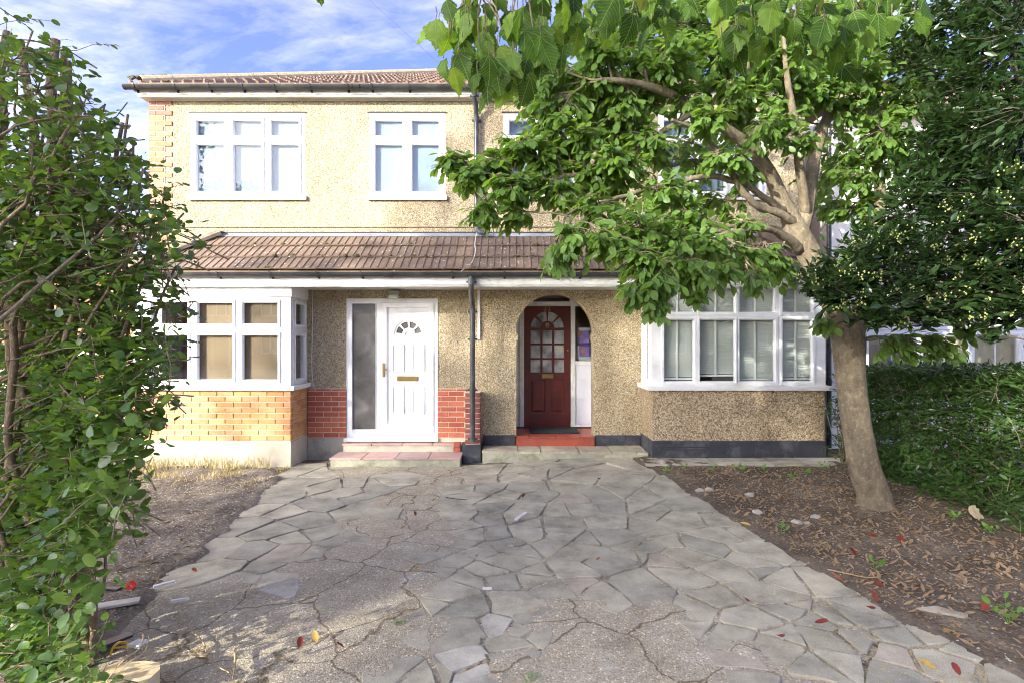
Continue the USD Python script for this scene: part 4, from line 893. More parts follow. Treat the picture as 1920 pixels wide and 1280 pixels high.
# porch of the right house
PY = 8.9
part(house2, 'porch_lining', join([bbox(-.16, -.06, WY + .242, PY + .1, .1, 2.52), bbox(1.34, 1.44, WY + .242, PY + .1, .1, 2.52), bbox(-.06, 1.34, WY + .242, PY + .1, 2.44, 2.52)]), 'porch_white')
part(house2, 'porch_floor', bbox(-.06, 1.34, WY + .02, PY + .05, .10, .30), 'red_tile')
for k in range(6): part(house2, 'porch_tile', bbox(.066 + k * .187, .066 + k * .187 + .181, WY - .06, WY + .13, .293, .318, .004), 'red_tile')
part(house2, 'porch_step', bbox(.058, 1.195, WY - .05, WY + .1, .10, .292, .006), 'red_tile')
qx = lambda x: (x - 982.5) / 116.0
qz = lambda y: (797 - y) / 116.0
OD = ((982.5 - 960) / 116.0, PY, .315)
fr = sbox(qx(974), 0, 1.14, qz(540)).difference(sbox(qx(982.5), 0, qx(1070), qz(571.5))).difference(sbox(qx(982.5), qz(563.5), qx(1069), qz(546))).difference(sbox(qx(1078), qz(674), 1.10, qz(572))).difference(sbox(qx(1078), .02, 1.10, qz(680)))
rd = part(house2, 'front_door', rot(ext(fr, -.03, .05), OD, 0), 'upvc_worn', 'dark red glazed front door in a white frame inside the arched porch')
part(rd, 'door_frame', rot(bbox(-.335, -.085, -.02, .03, 0, qz(540)), OD, 0), 'upvc_worn')
part(rd, 'transom_pane', rot(bbox(qx(982), qx(1069.5), .0, .01, qz(564), qz(545)), OD, 0), 'pane_glass')
part(rd, 'side_pane', rot(bbox(qx(1077.5), 1.105, .0, .008, qz(674.5), qz(571.5)), OD, 0), 'pane_glass')
part(rd, 'side_panel', rot(join([bbox(qx(1077.5), 1.105, .0, .03, .015, qz(679.5)), bbox(qx(1081), 1.08, -.012, -.0005, .05, qz(684), .006)]), OD, 0), 'panel_white')
Wr, Hr = qx(1070) - .004, qz(572.5)
leafp = sbox(.004, .008, Wr, Hr)
holes = []
for (x0_, x1_) in ((995, 1013), (1017, 1035), (1039, 1057.5)):
    for (y0_, y1_) in ((641, 617), (668, 644.5), (695, 671.5)): holes.append(sbox(qx(x0_), qz(y0_), qx(x1_), qz(y1_)))
fc = (qx(1026), qz(613))
for k in range(4):
    t0, t1 = np.pi * k / 4 + (.04 if k == 0 else .07), np.pi * (k + 1) / 4 - (.04 if k == 3 else .07)
    th = np.linspace(t0, t1, 8)
    holes.append(Polygon([(fc[0] + .266 * math.cos(t), fc[1] + .266 * math.sin(t)) for t in th] + [(fc[0] + .115 * math.cos(t), fc[1] + .115 * math.sin(t)) for t in th[::-1]]))
panels = [sbox(qx(994.5), qz(771), qx(1022.5), qz(708)), sbox(qx(1032), qz(771), qx(1058), qz(708))]
for g in holes + panels: leafp = leafp.difference(g)
lf = part(rd, 'door_leaf', rot(ext(leafp, -.022, .022), OD, 0), 'red_wood')
for g in holes:
    part(rd, 'door_pane', rot(ext(g.buffer(.002), -.002, .006), OD, 0), 'obscure_glass')
for g in panels:
    x0_, z0_, x1_, z1_ = g.bounds
    part(rd, 'door_panel', rot(join([rings([(x0_, x1_, z0_, z1_, -.008), (x0_ + .012, x1_ - .012, z0_ + .012, z1_ - .012, -.004), (x0_ + .05, x1_ - .05, z0_ + .05, z1_ - .05, -.016)]), bbox(x0_ + .05, x1_ - .05, -.016, -.004, z0_ + .05, z1_ - .05)]), OD, 0), 'red_wood_panel')
part(rd, 'letter_plate', rot(join([bbox(qx(1016), qx(1037), -.034, -.0225, qz(706), qz(698), .005), tube(spline([(qx(1018), -.036, qz(701)), (qx(1020), -.05, qz(705)), (qx(1033), -.05, qz(705)), (qx(1035), -.036, qz(701))], 10), .006, 6)]), OD, 0), 'brass_dull')
part(rd, 'door_knocker', rot(join([bbox(fc[0] - .03, fc[0] + .03, -.036, -.0225, fc[1] + .035, fc[1] + .085, .005), tube(spline([(fc[0] - .025, -.04, fc[1] + .06), (fc[0] - .012, -.045, fc[1] + .01), (fc[0] + .012, -.045, fc[1] + .01), (fc[0] + .025, -.04, fc[1] + .06)], 10), .006, 6)]), OD, 0), 'brass_dull')
nm = meshkit.text_mesh('11', .075, .004); nm.apply_transform(trimesh.transformations.rotation_matrix(np.pi / 2, [1, 0, 0])); nm.apply_translation([fc[0] - nm.extents[0] / 2 - nm.bounds[0][0], -.0225, qz(580)])
part(rd, 'door_number', rot(nm, OD, 0), 'brass')
kn = trimesh.creation.icosphere(2, .014); kn.apply_translation([qx(1064), -.032, qz(654)]); part(rd, 'door_lock', rot(kn, OD, 0), 'brass')
part(rd, 'door_sticker', rot(bbox(qx(1046.5), qx(1055), -.0045, -.0025, qz(656), qz(647)), OD, 0), 'sticker')
part(rd, 'threshold', rot(bbox(-.33, 1.14, -.06, .03, -.02, .007), OD, 0), 'dark_frame')
part(house2, 'window_ledge', bbox(qx(1078) + OD[0], 1.32, PY + .06, PY + .35, 1.33, 1.36), 'porch_white')

# right bay: pebbledashed wall and black plinth
part(house2, 'bay_wall', join([bbox(1.89, 4.205, FY + .004, FY + .14, .355, 1.037), bbox(1.89, 2.03, FY + .14, WY - .001, .355, 1.037), bbox(4.065, 4.205, FY + .14, WY - .001, .355, 1.037)]), 'pebbledash_coarse')
part(house2, 'plinth', join([bbox(1.872, 4.222, FY - .016, FY + .16, .0, .362, .008), bbox(1.872, 2.03, FY + .16, WY - .001, .0, .362, .008), bbox(4.065, 4.222, FY + .16, WY - .001, .0, .362, .008)]), 'plinth_black')
part(house2, 'air_vent', join([bbox(2.02, 2.66, FY - .021, FY - .0165, .27, .285, .002), bbox(2.02, 2.66, FY - .021, FY - .0165, .235, .25, .002)]), 'dark_frame')
part(house2, 'plinth', bbox(-.42, .05, WY - .03, WY - .002, .1, .335, .008), 'plinth_black')
part(house2, 'plinth', bbox(1.2, 1.868, WY - .03, WY - .002, .1, .335, .008), 'plinth_black')
# ------------------------------------------------------------------ neighbours
nb = thing('garage_annexe', 'low red brick annexe with a tiled roof beside the left house, behind the shrub', 'building', (-7.5, 8, 0))
part(nb, 'wall', bbox(-10.5, XL - .02, 8.01, 13, 0, 2.95), 'side_brick_plain')
part(nb, 'plinth', bbox(-10.5, XL - .03, 7.97, 8.009, -.05, .31), 'concrete')
part(nb, 'brick_mortar', bbox(-7.6, XL - .03, 7.998, 8.0095, .31, 1.6), 'mortar')
bricks(nb, 0, 1.8, .32, 1.5, (-7.1, 8.0, 0), 0, RED[:2] + QUOIN[:2], depth=.008)
part(nb, 'fascia', bbox(-10.5, XL - .03, 7.76, 7.80, 2.86, 3.0), 'upvc')
gutter(nb, -10.4, XL - .03, 7.70, 3.03, [-5.5, -6.2, -6.9, -7.6], [], (False, True))
rest = []
for r in range(6): roof_course((7.68, 3.04), math.radians(24), .33, r, -10.5, XL - .03, .30, 2, UT, nb, joined=rest)
part(nb, 'roof_tiles', join(rest), 'upper_tile_2', kind='stuff')

n3 = thing('neighbouring_house', 'cream rendered house with wide white windows behind the clipped hedge', 'house', (8.5, 8.3, 0))
NW = (5.30, 9.4, .75, 2.42)
wn = sbox(4.78, 0, 12, 5.16).difference(sbox(*[NW[i] for i in (0, 2, 1, 3)])).difference(sbox(6.0, 3.6, 8.2, 4.9))
part(n3, 'wall', ext(wn, 8.3, 8.55), 'cream_render')
part(n3, 'side_wall', bbox(4.78, 5.0, 8.551, 14, 0, 5.16), 'cream_render'); part(n3, 'inner_wall', bbox(5.0, 12, 11, 11.1, 0, 5.1), 'curtain_cream')
cols = [(.08, .78), (.90, 1.55), (1.67, 2.32), (2.44, 3.1), (3.22, 3.95)]
w = window(n3, (NW[0], 8.29, NW[2]), 0, NW[1] - NW[0], NW[3] - NW[2], cols, [(.08, 1.02), (1.16, 1.58)], 'pane_glass', 'wide white window with Georgian bars', sill=(.05, .03, .03))
for u0, u1 in cols:
    part(w, 'glazing_bar', rot(join([bbox((u0 + u1) / 2 - .009, (u0 + u1) / 2 + .009, .018, .024, .08, 1.02), bbox(u0, u1, .0182, .0238, .54, .558), bbox((u0 + u1) / 2 - .0085, (u0 + u1) / 2 + .0085, .018, .024, 1.16, 1.58)]), (NW[0], 8.29, NW[2]), 0), 'upvc')
window(n3, (6.0, 8.29, 3.6), 0, 2.2, 1.3, fullc(2.2, 3), [(.08, .8), (.92, 1.2)], 'upper_glass', sill=(.05, .03, .03))
part(n3, 'roof', join([deck([(4.5, 7.9, 5.1), (12, 7.9, 5.1), (12, 11.5, 7.1), (4.5, 11.5, 7.1)]), deck([(4.5, 15.4, 5.1), (12, 15.4, 5.1), (12, 11.5, 7.1), (4.5, 11.5, 7.1)])]), 'upper_tile_0')
def curtain(name, x0, x1, y, z0, z1, mt, label, waves, amp=.03, group=None):
    n = max(8, int(waves * 8)); xs = np.linspace(x0, x1, n); ph = R.uniform(0, 6)
    top = y + amp * .4 * np.sin(xs / (x1 - x0) * waves * 2 * np.pi + ph); bot = y + amp * np.sin(xs / (x1 - x0) * waves * 2 * np.pi + ph + .5 * np.sin(xs * 7))
    v = np.vstack([np.c_[xs, bot, np.full(n, z0)], np.c_[xs, top, np.full(n, z1)], np.c_[xs, bot + .004, np.full(n, z0)], np.c_[xs, top + .004, np.full(n, z1)]])
    i = np.arange(n - 1); f = []
    for a, b in ((0, n), (2 * n, 3 * n), (0, 2 * n), (n, 3 * n)): f += [np.stack([a + i, a + i + 1, b + i + 1], 1), np.stack([a + i, b + i + 1, b + i], 1)]
    return single(name, (v, np.vstack(f)), mt, label, 'blind' if 'blind' in name else 'curtain', group, smooth=True)
curtain('curtain', 6.15, 7.65, 8.46, .6, 2.5, 'curtain_cream', 'cream patterned curtain in the neighbouring window nearest the tree', 11)
curtain('curtain', 7.7, 9.5, 8.46, .6, 2.5, 'curtain_cream', 'cream patterned curtain in the neighbouring window at the right edge', 13)
curtain('net_curtain', W1[0] + .03, W1[1] - .03, 8.074, 3.7, 5.02, 'curtain_white', 'pale sheer curtain behind the three column upstairs window', 5, .004)
curtain('net_curtain', W2[0] + .03, W2[1] - .03, 8.074, 3.7, 5.02, 'curtain_white', 'pale sheer curtain behind the two column upstairs window left of the downpipe', 3, .004)
curtain('net_curtain', W3[0] + .03, W3[1] - .03, 8.16, 3.7, 5.02, 'curtain_white', 'pale sheer curtain in the upstairs window half hidden by tree leaves, right of the downpipe', 9, .03)
curtain('net_curtain', W4[0] + .03, W4[1] - .03, 8.16, 3.7, 5.02, 'curtain_white', 'pale sheer curtain in the upstairs window behind the tree limbs', 14, .03)

for u0, u1, l in ((.72, 1.40, 'plain beige blind behind the middle panes of the left bay'), (1.405, 2.08, 'plain beige blind behind the right hand panes of the left bay')):
    curtain('roller_blind', -5.09 + u0, -5.09 + u1, FY + .074, 1.12, 2.27, 'blind_beige', l, 2, .004)
# venetian blinds in the right bay
def blind(x0, x1, y, z0, z1, label):
    b = thing('window_blind', label, 'blind', ((x0 + x1) / 2, y, z0), 'venetian blinds in the right bay')
    ms = []; z = z0 + .05
    while z < z1 - .03:
        v = np.array([(x0, y - .018, z - .009), (x1, y - .018, z - .009), (x1, y - .002, z + .001), (x0, y - .002, z + .001), (x1, y + .012, z + .014), (x0, y + .012, z + .014)])
        v2 = v + [0, .001, -.0012]
        ms.append(TM(np.vstack([v, v2]), [(0, 1, 2), (0, 2, 3), (3, 2, 4), (3, 4, 5), (6, 8, 7), (6, 9, 8), (9, 10, 8), (9, 11, 10), (0, 7, 1), (0, 6, 7), (5, 4, 10), (5, 10, 11)])); z += .0225
    part(b, 'slats', join(ms), 'blind_white', kind='stuff')
    part(b, 'head_rail', bbox(x0, x1, y - .02, y + .02, z1 - .03, z1, .004), 'blind_white')
    part(b, 'bottom_rail', bbox(x0, x1, y - .016, y + .016, z0, z0 + .028, .005), 'blind_white')
    part(b, 'ladder_tape', bbox((x0 + x1) / 2 - .014, (x0 + x1) / 2 + .014, y - .023, y - .020, z0, z1 - .03), 'blind_white')
    c = (x0 + x1) / 2 + .012
    part(b, 'cord', tube([(c, y - .026, z1 - .1), (c, y - .028, z0 + .4), (c + .004, y - .026, z0 + .02)], .0035, 5), 'cable_white')
    return b
for k, (u0, u1, l) in enumerate([(.12, .6, 'white venetian blind in the leftmost front pane of the right bay'), (.63, 1.135, 'white venetian blind hanging a little high, second pane of the right bay'), (1.16, 1.68, 'white venetian blind behind the open top light of the right bay'), (1.73, 2.21, 'white venetian blind in the front pane of the right bay nearest the tree trunk')]):
    blind(1.88 + u0, 1.88 + u1, FY + .105, (1.17, 1.215, 1.165, 1.17)[k], 2.43, l)
bs = thing('window_blind', 'white venetian blind in the narrow side pane of the right bay', 'blind', (1.96, 7.7, 1.15))
part(bs, 'slats', join([bbox(1.95, 1.966, FY + .16, WY - .1, z, z + .018) for z in np.arange(1.17, 2.4, .023)]), 'blind_white', kind='stuff')

# ------------------------------------------------------------------ doorsteps, mat, lamp, cables
st = thing('doorstep', 'two concrete steps with pink quarry tiles below the white door', 'steps', (-1.57, 7.7, 0))
part(st, 'lower_step', join([bbox(-2.455, -.70, 7.44, 7.98, -.06, .098, .008)]), 'concrete_mossy')
part(st, 'upper_step', bbox(-2.41, -.72, 7.85, 7.975, .0985, .212, .006), 'concrete_grey')
for k, x in enumerate(np.linspace(-2.47, -.69, 5)[:-1]): part(st, 'quarry_tile', bbox(x + .004, x + .441, 7.425, 7.845, .099, .122 + R.uniform(-.002, .002), .004), f'step_tile_{k % 3}')
for k, x in enumerate(np.linspace(-2.43, -.70, 5)[:-1]): part(st, 'quarry_tile', bbox(x + .004, x + .428, 7.832, 7.974, .2125, .235 + R.uniform(-.002, .002), .004), f'step_tile_{(k + 1) % 3}')
for k in range(2): part(st, 'loose_brick', bbox(-.83, -.735, 7.80, 7.90, .128 + k * .066, .19 + k * .066, .005), 'red_brick_3')
dm = single('door_mat', bbox(.28, 1.02, 8.3, 8.78, .301, .325, .006), 'mat_rubber', 'black rubber mat on the red porch floor', 'door mat')
lp_ = thing('security_lamp', 'small grey floodlight on the soffit above the white door', 'lamp', (-1.7, 7.9, 2.36))
part(lp_, 'lamp_case', bbox(-1.77, -1.62, 7.86, 7.985, 2.36, 2.415, .012), 'lamp_case'); part(lp_, 'lamp_lens', bbox(-1.765, -1.625, 7.84, 7.93, 2.295, 2.358, .014), 'lamp_glass'); part(lp_, 'bracket', bbox(-1.71, -1.68, 7.93, 7.998, 2.34, 2.434), 'lamp_case')
single('phone_cable', tube(np.array([at(690, -2, 14), at(760, 62, 12), at(815, 112, 9.6), at(845, 140, 8.1), at(872, 166, 7.66)]), .0042, 5), 'cable_black', 'thin black overhead cable running down to the eaves', 'cable')
single('wall_cable', tube(spline([(-.50, 7.90, 3.27), (-.52, 7.72, 3.07), (-.50, 7.5, 2.91), (-.53, 7.3, 2.74), (-.62, 7.2, 2.64), (-.66, 7.16, 2.60)], 24), .005, 5), 'cable_white', 'thin white cable lying over the lower roof tiles below the shoe', 'cable')
single('wall_cable', tube(spline([(-2.90, 7.985, 2.42), (-2.895, 7.985, 1.9), (-2.905, 7.985, 1.4), (-2.88, 7.985, 1.04)], 16), .006, 5), 'cable_white', 'thin pale cable down the wall beside the buff brick bay', 'cable')
single('wall_cable', tube(spline([(4.50, 8.0, 2.3), (4.52, 7.98, 1.6), (4.50, 7.97, 1.0), (4.56, 7.95, .6), (4.62, 7.93, .35)], 20), .008, 5), 'cable_white', 'loose white cable by the right corner downpipe', 'cable')
for k, (z0, l) in enumerate([(1.362, 'purple and white plastic pack, lower of two in the porch side window'), (1.648, 'purple plastic pack, upper of two in the porch side window')]):
    pk = thing('plastic_pack', l, 'pack', (1.17, 9.1, z0))
    m = bbox(1.075, 1.29, 9.0, 9.14, z0, z0 + .275, .03); part(pk, 'pack_body', m, 'pack_purple')
    part(pk, 'pack_top', bbox(1.09, 1.285, 8.994, 8.9995, z0 + (.215 if k else .01), z0 + (.262 if k else .08), .002), 'pack_white')
    c = (1.095 if k else 1.15); part(pk, 'pack_mark', ext(affinity.rotate(affinity.scale(Point(c + .01, z0 + .165).buffer(.042), .65, 1.15), 18), 8.990, 8.9935), 'pack_orange')
    if not k: part(pk, 'pack_strap', bbox(1.072, 1.092, 8.985, 8.9985, z0 + .05, z0 + .262, .003), 'pack_white')

# ------------------------------------------------------------------ the terrace across the road, seen mirrored in the panes
def far_house(x, label):
    h = thing('facing_house', label, 'house', (x, -24, 0), 'houses across the road')
    part(h, 'wall', bbox(x - 3.3, x + 3.3, -32, -24, 0, 5.3), 'side_brick_plain')
    part(h, 'roof', TM([(x - 3.5, -23.6, 5.2), (x + 3.5, -23.6, 5.2), (x + 3.5, -28, 7.8), (x - 3.5, -28, 7.8), (x - 3.5, -32.4, 5.2), (x + 3.5, -32.4, 5.2)], [(0, 1, 2), (0, 2, 3), (3, 2, 5), (3, 5, 4), (0, 3, 4), (1, 5, 2)]), 'upper_tile_1')
    for u in (-1.7, 1.5):
        for z0, z1 in ((.9, 2.3), (3.5, 4.8)):
            if u > 0 and z0 < 1: part(h, 'door', bbox(x + u - .5, x + u + .5, -23.99, -23.93, 0, 2.1), 'red_wood'); continue
            w = part(h, 'window', join([bbox(x + u - 1, x + u + 1, -23.99, -23.94, z0 - .06, z0), bbox(x + u - 1, x + u + 1, -23.99, -23.94, z1, z1 + .06), *[bbox(x + u + q - .04, x + u + q + .04, -23.99, -23.94, z0, z1) for q in (-.96, -.32, .32, .96)]]), 'upvc')
            part(w, 'pane', bbox(x + u - .92, x + u + .92, -23.985, -23.97, z0, z1), 'frosted_glass')
    part(h, 'chimney', bbox(x + 2.4, x + 3.2, -28.4, -27.6, 7.2, 8.9), 'side_brick_plain')
for k in range(9): far_house(-36 + 7 * k, 'brick terraced house across the road, ' + ('first', 'second', 'third', 'fourth', 'fifth', 'sixth', 'seventh', 'eighth', 'last')[k] + ' from the sunny end')
single('road', bbox(-120, 120, -19, -8, -.06, .004), 'paving_1', kind='structure')
# ------------------------------------------------------------------ leaves and wood
def leaf_shape(widths, xs=None, fold=.18, curl=.12):
    """a leaf of length 1 along x: half widths at the stations xs; a shallow V with a curled tip"""
    k = len(widths); xs = np.linspace(0, 1, k) if xs is None else np.array(xs); w = np.array(widths)
    z = -curl * xs ** 2
    L = np.c_[xs, w, z + w * fold]; M = np.c_[xs, 0 * xs, z]; Rr = np.c_[xs, -w, z + w * fold]
    v, f, idx = [], [], []
    for i in range(k):
        if w[i] < 1e-6: idx.append((len(v),) * 3); v.append(M[i])
        else: idx.append((len(v), len(v) + 1, len(v) + 2)); v += [L[i], M[i], Rr[i]]
    for i in range(k - 1):
        a, b = idx[i], idx[i + 1]
        for s in (0, 1):
            q = [a[s], a[s + 1], b[s + 1], b[s]]
            for t in ((q[0], q[1], q[2]), (q[0], q[2], q[3])):
                if len(set(t)) == 3: f.append(t)
    return np.array(v), np.array(f)
LEAF_OVAL = leaf_shape([.0, .17, .255, .205, 0], [0, .22, .48, .78, 1], .2, .14)
LEAF_ROUND = leaf_shape([.0, .26, .34, .27, 0], [0, .2, .48, .8, 1], .16, .1)
LEAF_LONG = leaf_shape([.0, .14, .20, .15, 0], [0, .22, .5, .78, 1], .22, .2)
LEAF_SLIM = leaf_shape([.0, .17, .16, 0], [0, .35, .65, 1], .25, .12)

def lobed(seed=0):
    """a broad toothed leaf with five shallow lobes, like those overhead"""
    r = np.random.default_rng(seed); n = 44
    t = np.linspace(-np.pi * .86, np.pi * .86, n)
    lob = .36 + .30 * np.exp(-(np.abs(t) / .38) ** 1.5) + .10 * np.exp(-((np.abs(t) - .85) / .22) ** 2) + .07 * np.exp(-((np.abs(t) - 1.55) / .25) ** 2)
    lob = lob * (1 + .045 * np.where(np.arange(n) % 2, 1, -1)) + r.normal(0, .010, n)
    p = np.stack([.36 + lob * np.cos(t), lob * np.sin(t)], 1)
    p = np.vstack([[.02, 0], p])
    q = .36 + (p[:, 0] - .36) * .55, p[:, 1] * .55
    c1, c2, c3, c4, c5 = r.uniform(-.9, .15), r.uniform(-.05, .35), r.uniform(-.9, .3), r.uniform(-.4, .4), r.uniform(.02, .06)
    z = lambda x, y: c1 * (x - .3) ** 2 + c2 * np.abs(y) + c3 * y ** 2 + c4 * x * y + c5 * np.sin(6 * x + 3 * y + seed) + .025 * np.cos(11 * y + seed)
    p = p * [1, r.uniform(.72, 1.05)]
    k = len(p)
    v = np.vstack([np.c_[p, z(p[:, 0], p[:, 1]) + r.normal(0, .006, k)], np.c_[q[0], q[1], z(q[0], q[1])], [[.36, 0, z(.36, 0.)]]])
    i = np.arange(k); j = (i + 1) % k
    f = np.vstack([np.stack([i, j, k + j], 1), np.stack([i, k + j, k + i], 1), np.stack([k + i, k + j, np.full(k, 2 * k)], 1)])
    return v, f

def unit(a): return a / np.maximum(np.linalg.norm(a, axis=-1, keepdims=True), 1e-9)
def scatter(shape, pos, d, up, size, one_by_one=False):
    """copies of a leaf at pos, pointing along d, its upper side towards up"""
    tv, tf = shape; d = unit(d); s = unit(np.cross(up, d)); n = np.cross(d, s); size = np.asarray(size)[:, None, None]
    v = pos[:, None] + size * (tv[None, :, :1] * d[:, None] + tv[None, :, 1:2] * s[:, None] + tv[None, :, 2:] * n[:, None])
    if one_by_one: return [TM(x, tf) for x in v]
    k = len(pos); return TM(v.reshape(-1, 3), (tf[None] + (np.arange(k) * len(tv))[:, None, None]).reshape(-1, 3))

def spray(rs, A, B, n, leaf, droop, spread, start=.25, up0=(0, 0, 1)):
    """leaves along a twig from A to B: (positions, directions, ups, sizes)"""
    t = np.sort(rs.uniform(start, 1.0, n)); t[-1] = 1.0
    p = A + (B - A) * t[:, None]; d0 = unit(B - A)
    side = unit(np.cross(d0, [0, 0, 1.0]) + 1e-6)
    sgn = np.where(np.arange(n) % 2, 1, -1)[:, None]
    d = d0 * .7 + sgn * side * spread + rs.normal(0, .28, (n, 3)) + np.array([0, 0, -droop])
    d[-1] = d0 + rs.normal(0, .2, 3) + np.array([0, 0, -droop * .5])
    up = np.array(up0, float) + rs.normal(0, .45, (n, 3))
    return p, d, up, (rs.uniform(.5, 1.2, n)) * leaf

class Plant:
    """collects wood and leaves of one tree or bush"""
    def __init__(s, seed): s.rs = np.random.default_rng(seed); s.wood, s.nodes, s.L = [], [], []
    def limb(s, pts, n=7, steps=18, wob=.0):
        q = spline(np.array(pts, float), steps)
        if wob: q[1:-1, :3] += s.rs.normal(0, wob, (len(q) - 2, 3))
        s.wood.append(tube(q[:, :3], q[:, 3], n)); s.nodes.append(q[:, :4])
    def near(s, p, down=.5):
        N = np.vstack(s.nodes); d = np.linalg.norm(N[:, :3] - p, axis=1) + down * np.maximum(N[:, 2] - p[2], 0)
        return N[d.argmin()]
    def twig(s, A, B, r0, r1, n=5, sag=.0, steps=6, wob=.012):
        t = np.linspace(0, 1, steps)[:, None]; q = A + (B - A) * t; q[:, 2:] += sag * 4 * t * (1 - t)
        q[1:-1] += s.rs.normal(0, wob, (steps - 2, 3)); s.wood.append(tube(q, np.linspace(r0, r1, steps), n, cap=False)); return q
    def leaves(s, *a): s.L.append(a)
    def finish(s, name, label, category, base, shape, leafmat, barkmat, best=300, group=None, trunk='trunk', score=None, extra=None):
        p, d, u, z = (np.concatenate([x[i] for x in s.L]) for i in range(4))
        t = thing(name, label, category, base, group)
        part(t, trunk, join(s.wood), barkmat, smooth=True)
        if best:
            inview = (p[:, 1] > .3) & (np.abs(p[:, 0]) < .93 * p[:, 1]) & (np.abs(p[:, 2] - EYE) < .62 * p[:, 1])
            sc = np.where(inview, z / np.maximum(p[:, 1], .3), -1); order = np.argsort(-sc, kind='stable'); top, others = order[:best], order[best:]
            for k, i in enumerate(top):
                sh = shape[k % len(shape)] if isinstance(shape, list) else shape
                part(t, 'leaf', scatter(sh, p[i:i + 1], d[i:i + 1], u[i:i + 1], z[i:i + 1]), leafmat, smooth=True, uv=sh[0][:, :2] if leafmat == 'veined_leaf' else None)
        else: others = np.arange(len(p))
        if len(others):
            sh = shape[0] if isinstance(shape, list) else shape
            part(t, 'foliage', scatter(sh, p[others], d[others], u[others], z[others]), leafmat, smooth=True, kind='stuff')
        return t

# ---- the garden tree
T = Plant(21)
P4 = lambda x, y, Y, r: (*at(x, y, Y), r)
T.limb([(3.56, 5.38, -.06, .25), (3.555, 5.38, .03, .19), (3.55, 5.38, .12, .156), P4(1622, 880, 5.37, .142), P4(1605, 790, 5.35, .130), P4(1594, 700, 5.33, .132), P4(1590, 640, 5.31, .150), P4(1584, 600, 5.3, .150)], 14, 26)
T.limb([P4(1580, 615, 5.3, .125), P4(1556, 550, 5.28, .115), P4(1524, 490, 5.25, .112), P4(1497, 440, 5.22, .108), P4(1470, 385, 5.2, .075), P4(1440, 320, 5.15, .063), P4(1405, 275, 5.1, .055), P4(1350, 235, 5.0, .047), P4(1300, 205, 4.9, .04), P4(1255, 175, 4.8, .042), P4(1200, 158, 4.65, .03), P4(1130, 150, 4.5, .02)], 10, 40)
T.limb([P4(1602, 620, 5.3, .10), P4(1622, 560, 5.4, .085), P4(1640, 470, 5.5, .07), P4(1650, 360, 5.6, .055), P4(1640, 230, 5.6, .04), P4(1660, 110, 5.6, .03)], 8, 24)
T.limb([P4(1408, 285, 5.1, .045), P4(1406, 220, 5.15, .04), P4(1403, 170, 5.2, .034), P4(1390, 60, 5.2, .02)], 7, 16)
T.limb([P4(1500, 440, 5.22, .075), P4(1515, 380, 5.3, .065), P4(1524, 310, 5.35, .06), P4(1540, 250, 5.4, .05), P4(1570, 170, 5.45, .04), P4(1600, 60, 5.5, .025)], 8, 22)
T.limb([P4(1512, 400, 5.25, .05), P4(1500, 320, 5.1, .042), P4(1490, 230, 5.0, .035), P4(1475, 140, 4.9, .025), P4(1470, 50, 4.8, .015)], 7, 20)
T.limb([P4(1500, 425, 5.2, .045), P4(1470, 405, 5.1, .038), P4(1430, 392, 5.0, .034), P4(1400, 370, 4.9, .03), P4(1375, 330, 4.85, .028), P4(1335, 270, 4.8, .026), P4(1300, 240, 4.75, .022), P4(1260, 225, 4.6, .016)], 7, 26, .008)
T.limb([P4(1500, 470, 5.2, .05), P4(1465, 440, 5.0, .042), P4(1440, 428, 4.9, .036), P4(1390, 432, 4.7, .026), P4(1330, 450, 4.5, .018), P4(1280, 480, 4.35, .012)], 7, 20, .008)
T.limb([P4(1470, 395, 5.15, .035), P4(1420, 360, 5.0, .028), P4(1340, 330, 4.8, .026), P4(1250, 345, 4.7, .022), P4(1150, 375, 4.6, .018), P4(1060, 405, 4.5, .012)], 6, 24, .01)
T.limb([P4(1300, 210, 4.9, .03), P4(1240, 250, 4.8, .026), P4(1170, 300, 4.75, .022), P4(1090, 330, 4.7, .018), P4(1000, 340, 4.7, .014), P4(900, 320, 4.7, .008)], 6, 24, .012)
T.limb([P4(1440, 320, 5.15, .03), P4(1380, 300, 5.5, .028), P4(1280, 310, 5.8, .022), P4(1180, 300, 6.0, .014)], 6, 18, .012)
